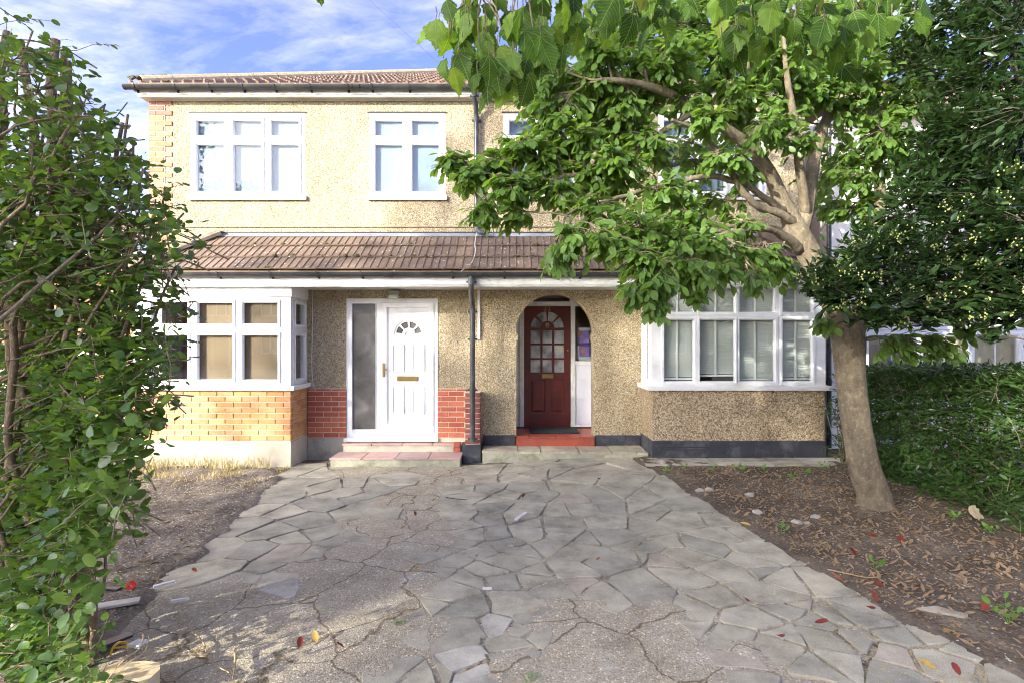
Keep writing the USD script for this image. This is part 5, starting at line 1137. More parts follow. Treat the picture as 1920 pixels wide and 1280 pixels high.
# sprays of leaves: pixel, depth, radius in metres, number of twigs
CLUMPS = [(845, 295, 4.75, .16, 9), (880, 330, 4.7, .17, 10), (905, 395, 4.6, .16, 8), (930, 300, 4.8, .2, 11), (970, 345, 4.7, .22, 14), (960, 400, 4.6, .14, 6), (1010, 300, 4.8, .24, 15), (1040, 355, 4.7, .24, 15), (1010, 240, 5.0, .22, 10),
 (1060, 270, 4.9, .26, 14), (1100, 320, 4.8, .26, 15), (1120, 390, 4.55, .24, 13), (1160, 330, 4.8, .28, 14), (1150, 250, 5.0, .28, 14), (1080, 440, 4.3, .2, 11), (1045, 480, 4.2, .13, 6), (1140, 450, 4.2, .22, 12), (1200, 420, 4.3, .26, 14), (1190, 480, 4.1, .2, 12), (1230, 520, 4.0, .17, 10), (1225, 570, 4.0, .11, 6), (1180, 540, 4.0, .12, 5),
 (1260, 440, 4.3, .25, 12), (1290, 500, 4.2, .22, 11), (1240, 360, 4.6, .25, 10), (1320, 450, 4.4, .25, 11), (1350, 510, 4.3, .16, 7), (1300, 400, 4.6, .25, 8), (1385, 470, 4.6, .22, 8), (1420, 520, 4.5, .14, 5), (1300, 550, 4.2, .10, 4),
 (1000, 180, 5.0, .25, 11), (1060, 140, 5.0, .28, 13), (1120, 190, 5.0, .3, 14), (1180, 120, 5.0, .32, 15), (1200, 200, 5.0, .3, 12), (1260, 120, 5.1, .34, 15), (1250, 50, 5.1, .34, 15), (1330, 70, 5.2, .36, 16), (1340, 150, 5.2, .32, 13), (1400, 40, 5.2, .36, 16), (1430, 130, 5.2, .33, 14), (1500, 60, 5.3, .36, 16), (1500, 160, 5.2, .3, 13), (1570, 110, 5.4, .36, 16), (1590, 200, 5.4, .32, 13),
 (1640, 60, 5.5, .38, 15), (1650, 160, 5.5, .34, 13), (1540, 10, 5.4, .4, 14), (1420, -30, 5.2, .4, 12), (1300, -30, 5.2, .4, 12), (1180, 20, 5.0, .36, 12), (1100, 60, 5.0, .32, 12), (1700, 100, 5.6, .36, 12), (1640, 270, 5.6, .3, 12), (1580, 300, 5.6, .25, 8), (1380, 220, 5.4, .25, 7), (1300, 300, 5.5, .3, 7), (1450, 230, 5.6, .25, 7), (1400, 330, 5.6, .3, 7), (1220, 290, 5.6, .3, 10), (1330, 380, 5.5, .25, 6), (1640, 370, 5.7, .25, 10), (1560, 380, 5.8, .2, 6), (1680, 440, 5.6, .25, 8), (1460, 500, 5.0, .18, 5),
 (1700, 640, 5.0, .2, 8), (1770, 640, 5.0, .2, 8), (1840, 600, 5.0, .2, 6), (1545, 600, 5.1, .1, 4), (1330, 0, 6.2, .5, 14), (1500, 0, 6.4, .5, 14), (1200, 60, 6.0, .45, 14), (1640, 0, 6.4, .5, 14), (1420, 90, 6.4, .5, 12), (1560, 250, 6.4, .4, 8), (1040, 200, 4.7, .26, 12), (1110, 140, 4.7, .28, 13), (1170, 190, 4.7, .26, 11), (1230, 140, 4.8, .28, 12), (1290, 180, 4.8, .24, 8), (1340, 100, 4.9, .3, 12), (1420, 180, 4.9, .26, 9), (1470, 110, 5.0, .3, 11), (1380, 160, 4.8, .22, 6), (1540, 160, 5.1, .28, 10), (1620, 130, 5.2, .3, 12), (1690, 200, 5.3, .3, 12), (1690, 300, 5.4, .28, 11), (1730, 60, 5.4, .36, 13), (1600, 330, 5.5, .24, 8), (980, 260, 4.7, .22, 10), (1270, 350, 4.6, .2, 7), (1340, 290, 4.7, .16, 4), (1090, 240, 4.6, .24, 10), (1760, 150, 5.6, .4, 14), (1650, 420, 5.5, .25, 9), (1380, 420, 4.8, .2, 5), (1440, 470, 4.8, .16, 5), (950, 350, 4.6, .2, 9), (1210, 250, 4.7, .24, 9), (1440, 230, 4.8, .24, 8), (1390, 290, 4.7, .18, 5), (1150, 290, 4.5, .24, 9), (1330, 220, 4.6, .22, 8), (1500, 260, 4.9, .22, 6), (1250, 90, 4.6, .3, 12), (1130, 90, 4.6, .3, 12), (1560, 60, 5.0, .34, 12), (1660, 240, 5.2, .3, 12), (1000, 140, 4.7, .26, 11), (1600, 390, 5.6, .22, 8), (1620, 460, 5.6, .22, 8), (1400, 240, 6.2, .4, 10), (1540, 330, 6.4, .4, 9), (1300, 260, 6.4, .4, 10), (1100, 200, 6.2, .4, 10)]
for (px_, py_, Y, rad, n) in CLUMPS:
    C = at(px_, py_, Y); N = T.near(C); L = np.linalg.norm(C - N[:3])
    q = T.twig(N[:3], C, min(N[3] * .6, .010 + .006 * L), .005, 5, sag=.10 * L * T.rs.uniform(.2, 1), steps=8, wob=.02 * min(L, 1))
    for k in range(int(n * 3.1)):
        S = q[T.rs.integers(4, 8)]; v = T.rs.normal(0, 1, 3); v = v / np.linalg.norm(v) * rad * T.rs.uniform(.35, 1.15) * [1, 1, .8]
        B = C + v - np.array([0, 0, .04]); T.twig(S, B, .004, .0018, 4, sag=.02, steps=4, wob=.008)
        d = B - S; A = B - unit(d) * min(np.linalg.norm(d), .22)
        T.leaves(*spray(T.rs, A, B, T.rs.integers(5, 11), .101, .6, .75))
for k in range(3):
    pass
T.finish('garden_tree', 'grey barked leaning tree with pale green drooping leaves beside the hedge', 'tree', (3.56, 5.38, 0), LEAF_OVAL, 'tree_leaf', 'bark', 300)

# ---- the dark evergreen at the right
D = Plant(33)
D.limb([(5.75, 5.1, 0, .13), (5.65, 5.1, 1.2, .12), (5.5, 5.05, 2.2, .11), (5.3, 5.0, 3.4, .09), (5.1, 5.0, 4.6, .06), (5.0, 5.0, 5.6, .03)], 9, 24)
for e in ([(5.5, 5.05, 2.0, .06), (4.8, 4.8, 2.1, .045), (4.0, 4.5, 1.98, .03), (3.5, 4.35, 2.0, .015)], [(5.4, 5.0, 2.6, .05), (4.6, 4.9, 2.9, .04), (3.9, 4.8, 3.0, .02)], [(5.3, 5, 3.2, .05), (4.5, 4.6, 3.6, .03), (4.0, 4.4, 3.9, .02)], [(5.5, 5.05, 2.2, .05), (4.9, 4.0, 2.5, .03), (4.3, 3.6, 2.6, .02)], [(5.1, 5, 4.2, .04), (4.4, 4.8, 4.6, .03), (4.1, 4.6, 5.0, .02)], [(5.4, 5.0, 2.4, .05), (4.7, 5.6, 2.9, .035), (4.3, 6.0, 3.3, .02)]): D.limb(e, 6, 14, .02)
DCL = [(1560, 540, 4.4, .26, 40), (1530, 525, 4.5, .16, 18), (1600, 500, 4.5, .32, 55), (1660, 560, 4.4, .34, 65), (1640, 460, 4.7, .3, 38), (1720, 500, 4.5, .38, 75), (1740, 590, 4.4, .28, 45), (1800, 540, 4.4, .36, 70), (1870, 580, 4.4, .34, 55), (1880, 480, 4.4, .4, 80), (1800, 430, 4.6, .42, 80), (1700, 400, 4.8, .38, 50), (1780, 330, 4.8, .42, 75), (1870, 370, 4.5, .45, 85), (1900, 270, 4.5, .48, 85), (1820, 230, 4.7, .42, 70), (1760, 240, 4.9, .3, 34), (1870, 140, 4.6, .46, 75), (1920, 60, 4.5, .5, 75), (1840, 70, 4.9, .4, 50), (1780, 150, 5.0, .32, 34), (1930, 200, 4.0, .45, 60), (1940, 420, 4.0, .45, 60), (1960, 560, 4.0, .4, 50), (1720, 320, 5.0, .3, 30), (1680, 500, 5.1, .35, 30), (1720, 130, 5.2, .4, 34), (1750, 50, 5.2, .45, 40), (1800, 0, 5.0, .45, 40), (1880, -30, 4.8, .5, 50), (2000, 300, 5.2, .6, 60), (1990, 100, 5.2, .6, 60), (1850, 300, 5.3, .6, 70), (1880, 480, 5.2, .5, 60), (1640, 590, 4.35, .16, 18), (1850, 640, 4.3, .2, 22), (1920, 650, 4.2, .2, 20)]
buds = []
for (px_, py_, Y, rad, n) in DCL:
    C = at(px_, py_, Y); N = D.near(C); D.twig(N[:3], C, .014, .006, 5, steps=6, wob=.03)
    for k in range(int(n * 1.5)):
        v = unit(D.rs.normal(0, 1, 3)) * rad * D.rs.uniform(.3, 1.1) ** .7; B = C + v; S = C + v * .25
        yy = 640 - (B[2] - EYE) * FPX / B[1]
        if B[1] > 0 and yy > (612 if px_ > 1640 else 596): continue
        A = B - unit(v + [0, 0, .1]) * .2
        if k % 3 == 0: D.twig(S, B, .004, .002, 3, steps=3, wob=.01)
        D.leaves(*spray(D.rs, A, B, D.rs.integers(8, 13), .095, .12, .85, .1))
        if 380 < py_ < 620 and Y < 4.8 and v[1] < .1 and D.rs.random() < .30:
            m = D.rs.integers(5, 12); buds.append(B + D.rs.normal(0, .022, (m, 3)))
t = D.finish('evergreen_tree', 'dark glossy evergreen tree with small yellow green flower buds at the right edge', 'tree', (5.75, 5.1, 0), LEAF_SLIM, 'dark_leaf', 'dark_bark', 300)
bp = np.vstack(buds); o = trimesh.creation.octahedron() if hasattr(trimesh.creation, 'octahedron') else None
OV = np.array([(1, 0, 0), (-1, 0, 0), (0, 1, 0), (0, -1, 0), (0, 0, 1), (0, 0, -1)], float); OF = np.array([(0, 2, 4), (2, 1, 4), (1, 3, 4), (3, 0, 4), (2, 0, 5), (1, 2, 5), (3, 1, 5), (0, 3, 5)])
def specks(p, size, squash=(1, 1, 1)):
    k = len(p); v = p[:, None] + OV[None] * np.asarray(squash) * np.asarray(size).reshape(-1, 1, 1) * R.uniform(.7, 1.3, (k, 6, 1))
    return TM(v.reshape(-1, 3), (OF[None] + (np.arange(k) * 6)[:, None, None]).reshape(-1, 3))
part(t, 'flower_buds', specks(bp, np.full(len(bp), .0085)), 'bud', kind='stuff')

# ---- the clipped hedge
H = Plant(44)
def hedge_xyz(u, v, w):        # u along (0 far .. 1 near), v across from the drive side, w height
    Y = 7.3 - u * 3.3; X = 4.30 + .16 * u + v * 1.05; return X, Y, w * (1.36 + .14 * u)
for k in range(46):
    u, v = H.rs.random(), H.rs.uniform(.2, .8); x, y, z = hedge_xyz(u, v, .95)
    H.limb([(x + H.rs.normal(0, .06), y, -.05, .014), (x, y + H.rs.normal(0, .1), .6, .011), (x + H.rs.normal(0, .12), y + H.rs.normal(0, .15), z, .005)], 5, 7, .02)
for k in range(6400):
    u = H.rs.random(); face = H.rs.random()
    if face < .50: v, w, out = H.rs.uniform(-.02, .22), H.rs.uniform(.04, 1), np.array([-1, 0, .3])
    elif face < .72: v, w, out = H.rs.random(), H.rs.uniform(.88, 1.01), np.array([0, 0, 1.0])
    elif face < .86: u, v, w, out = H.rs.uniform(.9, 1.0), H.rs.random(), H.rs.random(), np.array([0, -1, .3])
    else: v, w, out = H.rs.uniform(.2, 1), H.rs.uniform(.05, 1), np.array([.3, 0, .6])
    B = np.array(hedge_xyz(u, v, w)) + H.rs.normal(0, .035, 3) * [1, 1, .5 if w > .88 else 1]; dd = unit(out + H.rs.normal(0, .55, 3)); A = B - dd * .13
    if k % 4 == 0: H.twig(A - dd * .1, B, .004, .0018, 3, steps=3, wob=.01)
    H.leaves(*spray(H.rs, A, B, H.rs.integers(6, 10), .075, .05, .85, .05))
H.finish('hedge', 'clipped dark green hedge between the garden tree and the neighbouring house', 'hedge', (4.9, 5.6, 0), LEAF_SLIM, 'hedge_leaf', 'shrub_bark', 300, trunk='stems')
H = Plant(45)                 # thin shrub at the corner of the bay
for k in range(9):
    b = at(1585 + H.rs.normal(0, 12), 872, 7.0); e = at(1580 + H.rs.normal(0, 22), H.rs.uniform(640, 800), 6.9 + H.rs.normal(0, .1)); H.limb([(*b[:2], .02, .008), (*((b + e) / 2 + H.rs.normal(0, .04, 3)), .006), (*e, .003)], 4, 6)
    for j in range(11):
        B = b + (e - b) * H.rs.uniform(.15, 1.05) + H.rs.normal(0, .09, 3); H.leaves(*spray(H.rs, B - unit(H.rs.normal(0, 1, 3) + [0, 0, .5]) * .13, B, 7, .06, .1, .8, .05))
H.finish('straggly_shrub', 'thin straggly green shrub between the right bay and the tree trunk', 'shrub', (4.25, 7.0, 0), LEAF_SLIM, 'hedge_leaf', 'shrub_bark', 120, trunk='stems')

# ---- the big shrub at the left
S = Plant(57)
def s3(x, y, Y, r): return (*at(x, y, Y), r)
base = [np.array([-2.62, 3.1, 0]), np.array([-2.45, 3.0, 0]), np.array([-2.75, 3.2, 0]), np.array([-2.3, 2.95, 0]), np.array([-2.9, 3.1, 0]), np.array([-2.2, 2.9, 0])]
cuts = [((38, 75), 2.65, .022), ((105, 75), 2.7, .026), ((120, 105), 2.75, .02), ((128, 115), 2.8, .02), ((15, 60), 2.7, .025), ((175, 270), 2.7, .018), ((230, 230), 2.75, .012), ((178, 265), 2.5, .012), ((300, 440), 2.7, .008), ((240, 215), 2.8, .008), ((150, 190), 2.6, .02), ((90, 330), 2.3, .014), ((60, 280), 2.3, .012), ((330, 500), 2.6, .007), ((200, 380), 2.4, .012), ((310, 350), 2.7, .007), ((345, 400), 2.75, .006), ((250, 560), 2.3, .009), ((150, 520), 2.2, .012), ((60, 180), 2.6, .018), ((0, 350), 2.4, .02), ((20, 500), 2.3, .016), ((120, 420), 2.35, .012), ((290, 620), 2.5, .007), ((260, 700), 2.5, .007), ((240, 800), 2.5, .006)]
for k, ((x, y), Y, r) in enumerate(cuts):
    b = base[k % len(base)]; e = at(x, y, Y); m = b + (e - b) * .5 + np.array([S.rs.normal(-.10, .08), S.rs.normal(0, .08), .05])
    S.limb([(*b, r * 1.5), (*m, r * 1.15), (*(e * .8 + m * .2 + S.rs.normal(0, .02, 3)), r * .9), (*e, r * .75)], 7, 16, .008)
for k in range(150):                              # bare cut twigs showing between the leaves
    x, y = S.rs.uniform(-20, 300), S.rs.uniform(90, 900); Y = S.rs.uniform(2.25, 2.75)
    if x > 130 + (y - 80) * .65 or (y > 560 and S.rs.random() < .6): continue
    e = at(x, y, Y + (.35 if y > 560 else 0)); L = S.rs.uniform(.12, .5); d = unit(np.array([abs(S.rs.normal(.35, .5)) if x > 60 else S.rs.normal(.2, .6), S.rs.normal(-.2, .4), S.rs.uniform(.2, 1)]))
    S.twig(e - d * L, e, S.rs.uniform(.004, .009), S.rs.uniform(.002, .005), 5, steps=5, wob=.008)
for k in range(46):                               # long bare shoots at the front
    x, y = S.rs.uniform(0, 270), S.rs.uniform(180, 860)
    if x > 150 + (y - 120) * .5 or (y > 560 and S.rs.random() < .5): continue
    e = at(x, y, S.rs.uniform(2.15, 2.5) + (.35 if y > 560 else 0)); L = S.rs.uniform(.35, .9); dd = unit(np.array([S.rs.uniform(.1, 1.0), S.rs.normal(0, .2), S.rs.uniform(.3, 1)])); r_ = S.rs.uniform(.004, .0085)
    S.twig(e - dd * L, e, r_, r_ * .6, 6, sag=S.rs.uniform(-.03, .06), steps=8, wob=.007)
ys_ = [0, 60, 150, 250, 330, 420, 500, 600, 700, 780, 850, 950, 1050, 1130, 1220, 1300]
xr_ = [40, 105, 165, 225, 290, 335, 340, 335, 325, 300, 265, 235, 185, 160, 185, 195]
cnt = 0
while cnt < 2900:
    y = S.rs.uniform(40, 1320); x = S.rs.uniform(-160, 380); xr = np.interp(y, ys_, xr_)
    if x > xr - 4: continue
    if y > 1080 and x > 70 and S.rs.random() < .5: continue
    dens = np.interp(y, [40, 150, 260, 340, 1300], [.22, .34, .5, .9, 1.0])
    if y > 340 and x > xr - 70: dens *= .62
    if S.rs.random() > dens: continue
    lowleft = smooth01((y - 620) / 300)
    Y = S.rs.uniform(2.12, 3.1) if S.rs.random() < .7 else S.rs.uniform(2.08, 2.45)
    Y = Y - .12 * lowleft
    if y > 560 and x < 190:                        # here the front of the shrub slants away along the sun
        Y = .96 / (1 - .72 * (960 - x) / FPX) if 960 - x < 1300 else 4
        Y = min(Y, 3.4) + S.rs.uniform(0, 1) ** 1.6 * .55
    B = at(x, y, Y)
    if B[2] < .03 or (x < -20 and B[2] < .8): continue
    front = 2.02 + .72 * (-B[0] - 1.5)
    if B[2] < 1.9 and B[1] < front - .03: continue
    d = unit(np.array([S.rs.normal(.15, .7), S.rs.normal(-.25, .6), S.rs.normal(.35, .55)])); L = S.rs.uniform(.12, .26); A = B - d * L
    if cnt % 2 == 0: S.twig(A, B, .0035, .0016, 4, steps=4, wob=.006)
    S.leaves(*spray(S.rs, A, B, S.rs.integers(5, 9), (.044 if y < 500 else .049) + .013 * lowleft, .0, .95, .15)); cnt += 1
for (x, y, Y) in [(300, 850, 2.9), (275, 780, 2.9), (310, 775, 2.9), (262, 640, 2.7), (300, 690, 2.8), (95, 40, 2.7), (125, 75, 2.7), (215, 85, 2.7), (350, 345, 2.9), (355, 505, 2.9), (350, 525, 2.9), (225, 490, 2.6), (340, 385, 2.9)]:
    B = at(x, y, Y); A = B - np.array([.16, 0, -.02]); S.twig(A - [.25, 0, .05], B, .0026, .0012, 4, steps=5); S.leaves(*spray(S.rs, A, B, 6, .04, .1, .9, .1))
for k in range(420):                              # unseen foliage added past the left edge to shade the drive
    B = np.array([S.rs.uniform(-4.2, -2.35), S.rs.uniform(2.25, 3.3), S.rs.uniform(.75, 2.6)])
    if B[0] / B[1] > -.95 or B[1] < 2.25 + .72 * (-B[0] - 1.5): continue
    A = B - unit(S.rs.normal(0, 1, 3)) * .2
    if k % 2: S.twig(S.near(B)[:3], B, .006, .002, 4, steps=5)
    S.leaves(*spray(S.rs, A, B, 8, .075, .0, .95, .1))
S.finish('privet_shrub', 'big overgrown shrub with sawn off branches at the left edge', 'shrub', (-2.6, 2.8, 0), LEAF_ROUND, 'shrub_leaf', 'shrub_bark', 300, trunk='stems')

# ---- the street tree whose bough hangs into the top of the view; its trunk stands behind the viewer
O_ = Plant(63)
O_.limb([(2.6, -2.6, -.05, .26), (2.55, -2.5, 1.2, .22), (2.4, -2.3, 2.6, .19), (2.3, -1.9, 4.2, .15), (2.2, -1.6, 6.0, .09), (2.1, -1.5, 7.6, .04)], 12, 26)
O_.limb([(2.35, -2.1, 3.4, .11), (2.2, -.8, 3.7, .08), (1.7, .6, 3.7, .06), (1.2, 1.6, 3.35, .04), (.7, 2.1, 3.36, .02), (.1, 2.3, 3.24, .010), (-.25, 2.35, 3.2, .005), (-.8, 2.3, 3.22, .003)], 9, 30)
O_.limb([(1.75, .5, 3.72, .05), (1.7, 1.5, 3.5, .035), (1.55, 2.2, 3.45, .02), (1.45, 2.5, 3.4, .01)], 7, 16)
O_.limb([(2.2, -.9, 3.7, .05), (2.4, .6, 3.7, .035), (2.2, 1.9, 3.5, .02), (1.9, 2.6, 3.5, .01)], 7, 16)
BOUGH = [(835, 95, 2.35), (850, 55, 2.4), (845, 130, 2.3), (880, 110, 2.35), (900, 150, 2.35), (925, 60, 2.4), (930, 125, 2.25), (960, 90, 2.3), (985, 110, 2.4), (1000, 60, 2.3), (1035, 80, 2.35), (1040, 30, 2.4), (985, 35, 2.3), (890, 30, 2.4), (870, 75, 2.3), (940, 25, 2.35), (1080, 35, 2.3), (1090, 75, 2.5), (1120, 20, 2.3), (1160, 25, 2.4), (1200, 10, 2.3), (1240, 20, 2.5), (1290, 15, 2.4), (1340, 10, 2.5), (1400, 40, 2.5), (1430, 70, 2.5), (1385, 60, 2.55), (1470, 55, 2.5), (1500, 40, 2.4), (1530, 95, 2.5), (1545, 60, 2.45), (1560, 30, 2.4), (1600, 50, 2.5), (1640, 40, 2.5), (1480, 95, 2.6), (1680, 30, 2.5), (1620, 85, 2.6), (1720, 20, 2.5), (1070, 5, 2.3), (1010, -5, 2.3), (870, 5, 2.35), (1250, -20, 2.4), (1380, -15, 2.5), (1580, -10, 2.5), (1500, -5, 2.5), (583, 6, 2.35), (920, 150, 2.4), (890, 120, 2.45), (955, 150, 2.4), (1000, 120, 2.3), (1150, -10, 2.4), (1440, 20, 2.5), (1660, 0, 2.5)]
LB = [lobed(s_) for s_ in range(9)]
for (x, y, Y) in BOUGH:
    C = at(x, y - 42, Y); N = O_.near(C, .1)
    O_.twig(N[:3], C + [0, 0, .05], .006, .003, 5, sag=.05, steps=6)
    for k in range(1 if x < 700 else 4 if x < 1100 else 5):
        p = C + O_.rs.normal(0, .045 if x > 700 else .003, 3) + [0, .06 * k, 0]; d = np.array([O_.rs.normal(0, .4), O_.rs.normal(-.15, .35), -1.0]); u = np.array([O_.rs.normal(0, .5), -1 + O_.rs.normal(0, .35), .55])
        O_.leaves(p[None], d[None], u[None], np.array([O_.rs.uniform(.085, .165)]))
        O_.twig(p + [0, 0, .05], p + unit(d) * .003, .0024, .0018, 4, steps=3, wob=.003)
for k in range(230):                             # the rest of its crown, above and behind the viewer
    C = np.array([2.6, -1.9, 5.7]) + unit(O_.rs.normal(0, 1, 3)) * O_.rs.uniform(.5, 1) * np.array([3.0, 2.3, 2.3])
    if C[1] > .5 or C[2] < 3.4 or C[0] < .2: continue
    if k % 3 == 0: O_.twig(O_.near(C)[:3], C, .015, .004, 4, steps=5, wob=.05)
    n = 6; O_.leaves(C + O_.rs.normal(0, .22, (n, 3)), O_.rs.normal(0, 1, (n, 3)) + [0, 0, -.6], O_.rs.normal(0, .6, (n, 3)) + [0, 0, 1], O_.rs.uniform(.14, .2, n))
O_.finish('street_tree', 'bough of big toothed bright green leaves hanging into the top of the view', 'tree', (2.6, -2.6, 0), LB, 'veined_leaf', 'bark', 299)

# ---- unseen trees added across the road, crowns shaped to shade garden and front
def shade_tree(seed, base, clumps, label):
    Q = Plant(seed); bx, by = base; top = max(c[2] for c in clumps)
    Q.limb([(bx, by, -.05, .30), (bx + .1, by, 2.5, .24), (bx, by + .1, 5.5, .18), (bx + .2, by, top * .75, .10), (bx, by, top, .03)], 9, 20)
    for (x, y, z, r, n) in clumps:
        C = np.array([x, y, z]); Q.twig(Q.near(C, 1.5)[:3], C, .06, .02, 5, steps=6, wob=.1)
        v = unit(Q.rs.normal(0, 1, (n, 3))) * (r * Q.rs.uniform(.15, 1, (n, 1)) ** .5)
        Q.leaves(C + v, Q.rs.normal(0, 1, (n, 3)) + [0, 0, -.4], Q.rs.normal(0, .8, (n, 3)) + [0, 0, 1], Q.rs.uniform(.22, .36, n))
    Q.finish('roadside_tree', label, 'tree', (bx, by, 0), LEAF_OVAL, 'far_leaf', 'bark', 0)
YB = -12.0; TT, EE = math.tan(SUN_AZ), math.tan(SUN_EL) / math.cos(SUN_AZ)
def shade(Xp, Zp, r, n, dy=0.0):
    """a clump of leaves seen from the house along the sun's rays; Xp, Zp where its ray meets the plane Y = 0"""
    y = YB + dy; return (Xp + y * TT, y, Zp - y * EE, r, n)
shade_tree(71, (-19.0, -12), [shade(-9.3, 3.9, 1.5, 420), shade(-7.4, 3.4, 1.5, 420), shade(-6.2, 3.6, 1.2, 340), shade(-5.0, 4.3, .9, 180), shade(-8.7, 5.6, 1.5, 420), shade(-6.8, 5.4, 1.6, 460), shade(-5.2, 5.2, 1.3, 360), shade(-7.4, 7.2, 1.5, 400), shade(-5.5, 7.0, 1.5, 400), shade(-7.0, 8.6, 1.1, 240), shade(-5.2, 8.6, 1.2, 240), shade(-10.2, 5.2, .7, 110), shade(-8.1, 2.7, .9, 200), shade(-4.2, 6.6, 1.1, 220), shade(-5.4, 2.25, .5, 240), shade(-6.4, 2.3, .6, 260), shade(-7.3, 2.3, .55, 200), shade(-4.9, 2.6, .5, 200), shade(-4.75, 2.05, .32, 170), shade(-4.3, 2.75, .4, 150), shade(-4.0, 2.12, .28, 130)], 'tall broad unseen tree added behind the viewer to shade the front')
shade_tree(72, (-13.6, -12), [shade(-3.1, 2.8, .7, 220), shade(-3.3, 1.4, .38, 130), shade(-2.6, 2.1, .9, 420), shade(-1.6, 2.0, 1.0, 420), shade(-.3, 2.1, 1.0, 260), shade(.9, 2.2, 1.0, 220), shade(-3.0, 3.5, 1.0, 240), shade(-1.6, 3.4, 1.0, 220), shade(-3.2, 1.4, .6, 130), shade(-1.9, 1.2, .7, 160), shade(-.7, 1.3, .6, 120)], 'smaller round unseen tree added behind the viewer to shade the drive')

# ------------------------------------------------------------------ ground cover, weeds, litter
rg = np.random.default_rng(91)
def zsoil(x, y): return soil_z(np.atleast_1d(np.asarray(x, float))[None], np.atleast_1d(np.asarray(y, float))[None])[0]
def blades(n, xf, yf, hmin, hmax):
    x, y = xf(n), yf(n)
    k_ = (meshkit.fbm(np.stack([x * 3.5, y * 3.5, 0 * x], 1), 3, 2) > .46) if n > 1000 else np.ones(n, bool); x, y = x[k_], y[k_]; n = len(x); z = zsoil(x, y); h = rg.uniform(hmin, hmax, n); a = rg.uniform(0, 2 * np.pi, n); w = .0035
    dx, dy = np.cos(a) * w, np.sin(a) * w; lx, ly = rg.normal(0, .45, n) * h, rg.normal(0, .45, n) * h
    v = np.stack([np.stack([x - dx, y - dy, z - .01], 1), np.stack([x + dx, y + dy, z - .01], 1), np.stack([x + dx * .7 + lx * .4, y + dy * .7 + ly * .4, z + h * .6], 1), np.stack([x - dx * .7 + lx * .4, y - dy * .7 + ly * .4, z + h * .6], 1), np.stack([x + lx, y + ly, z + h], 1)], 1)
    f = np.array([(0, 1, 2), (0, 2, 3), (3, 2, 4)])
    return TM(v.reshape(-1, 3), (f[None] + (np.arange(n) * 5)[:, None, None]).reshape(-1, 3))
single('grass', join([blades(3000, lambda n: rg.uniform(-5.3, -2.95, n), lambda n: 7.36 - np.abs(rg.normal(0, .38, n)),   .015, .07), blades(300, lambda n: rg.uniform(-5.0, -3.2, n), lambda n: 7.34 - np.abs(rg.normal(0, .05, n)), .10, .26)]), 'grass_blade', 'short dry grass along the foot of the buff brick bay', 'grass', kind='stuff')

def litter(n, xf, yf, s0, s1, shape, lift=.004):
    x, y = xf(n), yf(n); z = np.where(drive_depth(x[None], y[None])[1][0] > .0, ground_z(x, y) + .012, zsoil(x, y)) + lift
    a = rg.uniform(0, 2 * np.pi, n); d = np.stack([np.cos(a), np.sin(a), rg.normal(0, .18, n)], 1); u = np.stack([rg.normal(0, .3, n), rg.normal(0, .3, n), np.ones(n)], 1)
    return scatter(shape, np.stack([x, y, z], 1), d, u, rg.uniform(s0, s1, n))
LF = leaf_shape([.0, .22, .2, 0], [0, .35, .7, 1], .3, .25)
def right_bed(n):
    y = rg.uniform(2.4, 6.9, n); e = np.interp(y, [2.4, 2.81, 3.75, 4.84, 6, 7.25], [2.7, 2.55, 2.3, 2.16, 1.95, 1.69]); x = e + .04 + np.abs(rg.beta(1.2, 1.6, n)) * 2.7; return x, y
def bed_litter(n, s0, s1, shape):
    x, y = right_bed(n); return litter(n, lambda k: x, lambda k: y, s0, s1, shape)
single('leaf_litter', join([bed_litter(4200, .018, .045, LF), bed_litter(2200, .03, .075, leaf_shape([.0, .13, .2, .13, 0], [0, .25, .5, .8, 1], .5, -.4)), bed_litter(2600, .012, .03, LEAF_SLIM)]), 'dry_leaf', 'dry brown leaf litter over the bare soil under the tree', 'leaf litter', kind='stuff')
def chips(n, xf, yf, s0, s1):
    x, y = xf(n), yf(n); ins = drive_depth(x[None], y[None])[1][0]; z = np.where(ins > 0, ground_z(x, y) - .008, zsoil(x, y))
    return specks(np.stack([x, y, z + .002], 1), rg.uniform(s0, s1, n), (1.25, 1, .6))
def left_bed(n):
    y = rg.uniform(2.2, 7.0, n); e = np.interp(y, [2.2, 3, 4, 5.13, 6.34, 7.6], [-2.2, -2.3, -2.46, -2.66, -2.83, -3.0]); return e - .02 - rg.beta(1, 1.6, n) * 2.2, y
lx_, ly_ = left_bed(3800)
single('gravel', join([chips(3800, lambda n: lx_, lambda n: ly_, .003, .009), chips(2600, lambda n: rg.uniform(-2.3, -.5, n), lambda n: rg.uniform(2.4, 4.6, n), .003, .008), chips(1500, lambda n: rg.uniform(.1, 1.7, n), lambda n: rg.uniform(2.4, 3.5, n), .003, .009), chips(1600, lambda n: rg.uniform(-2.4, 2.2, n), lambda n: rg.uniform(3.0, 7.0, n), .002, .005), chips(1500, lambda n: right_bed(1500)[0], lambda n: rg.uniform(2.4, 6.9, n), .003, .010)]), 'pebble_stone', 'loose grit and small pebbles on the worn drive and soil', 'gravel', kind='stuff')
lx2, ly2 = left_bed(2600)
single('bark_debris', litter(2600, lambda n: lx2, lambda n: ly2, .015, .055, LF), 'dry_leaf', 'dry bark chips and twiggy debris on the soil left of the drive', 'debris', kind='stuff')
jx, jy = rg.uniform(-.2, 2.5, 2600), rg.uniform(2.5, 5.5, 2600)
single('joint_litter', litter(2600, lambda n: jx, lambda n: jy, .008, .02, LEAF_SLIM, lift=-.010), 'yellow_leaf', 'fine yellowish debris caught between the paving stones', 'debris', kind='stuff')

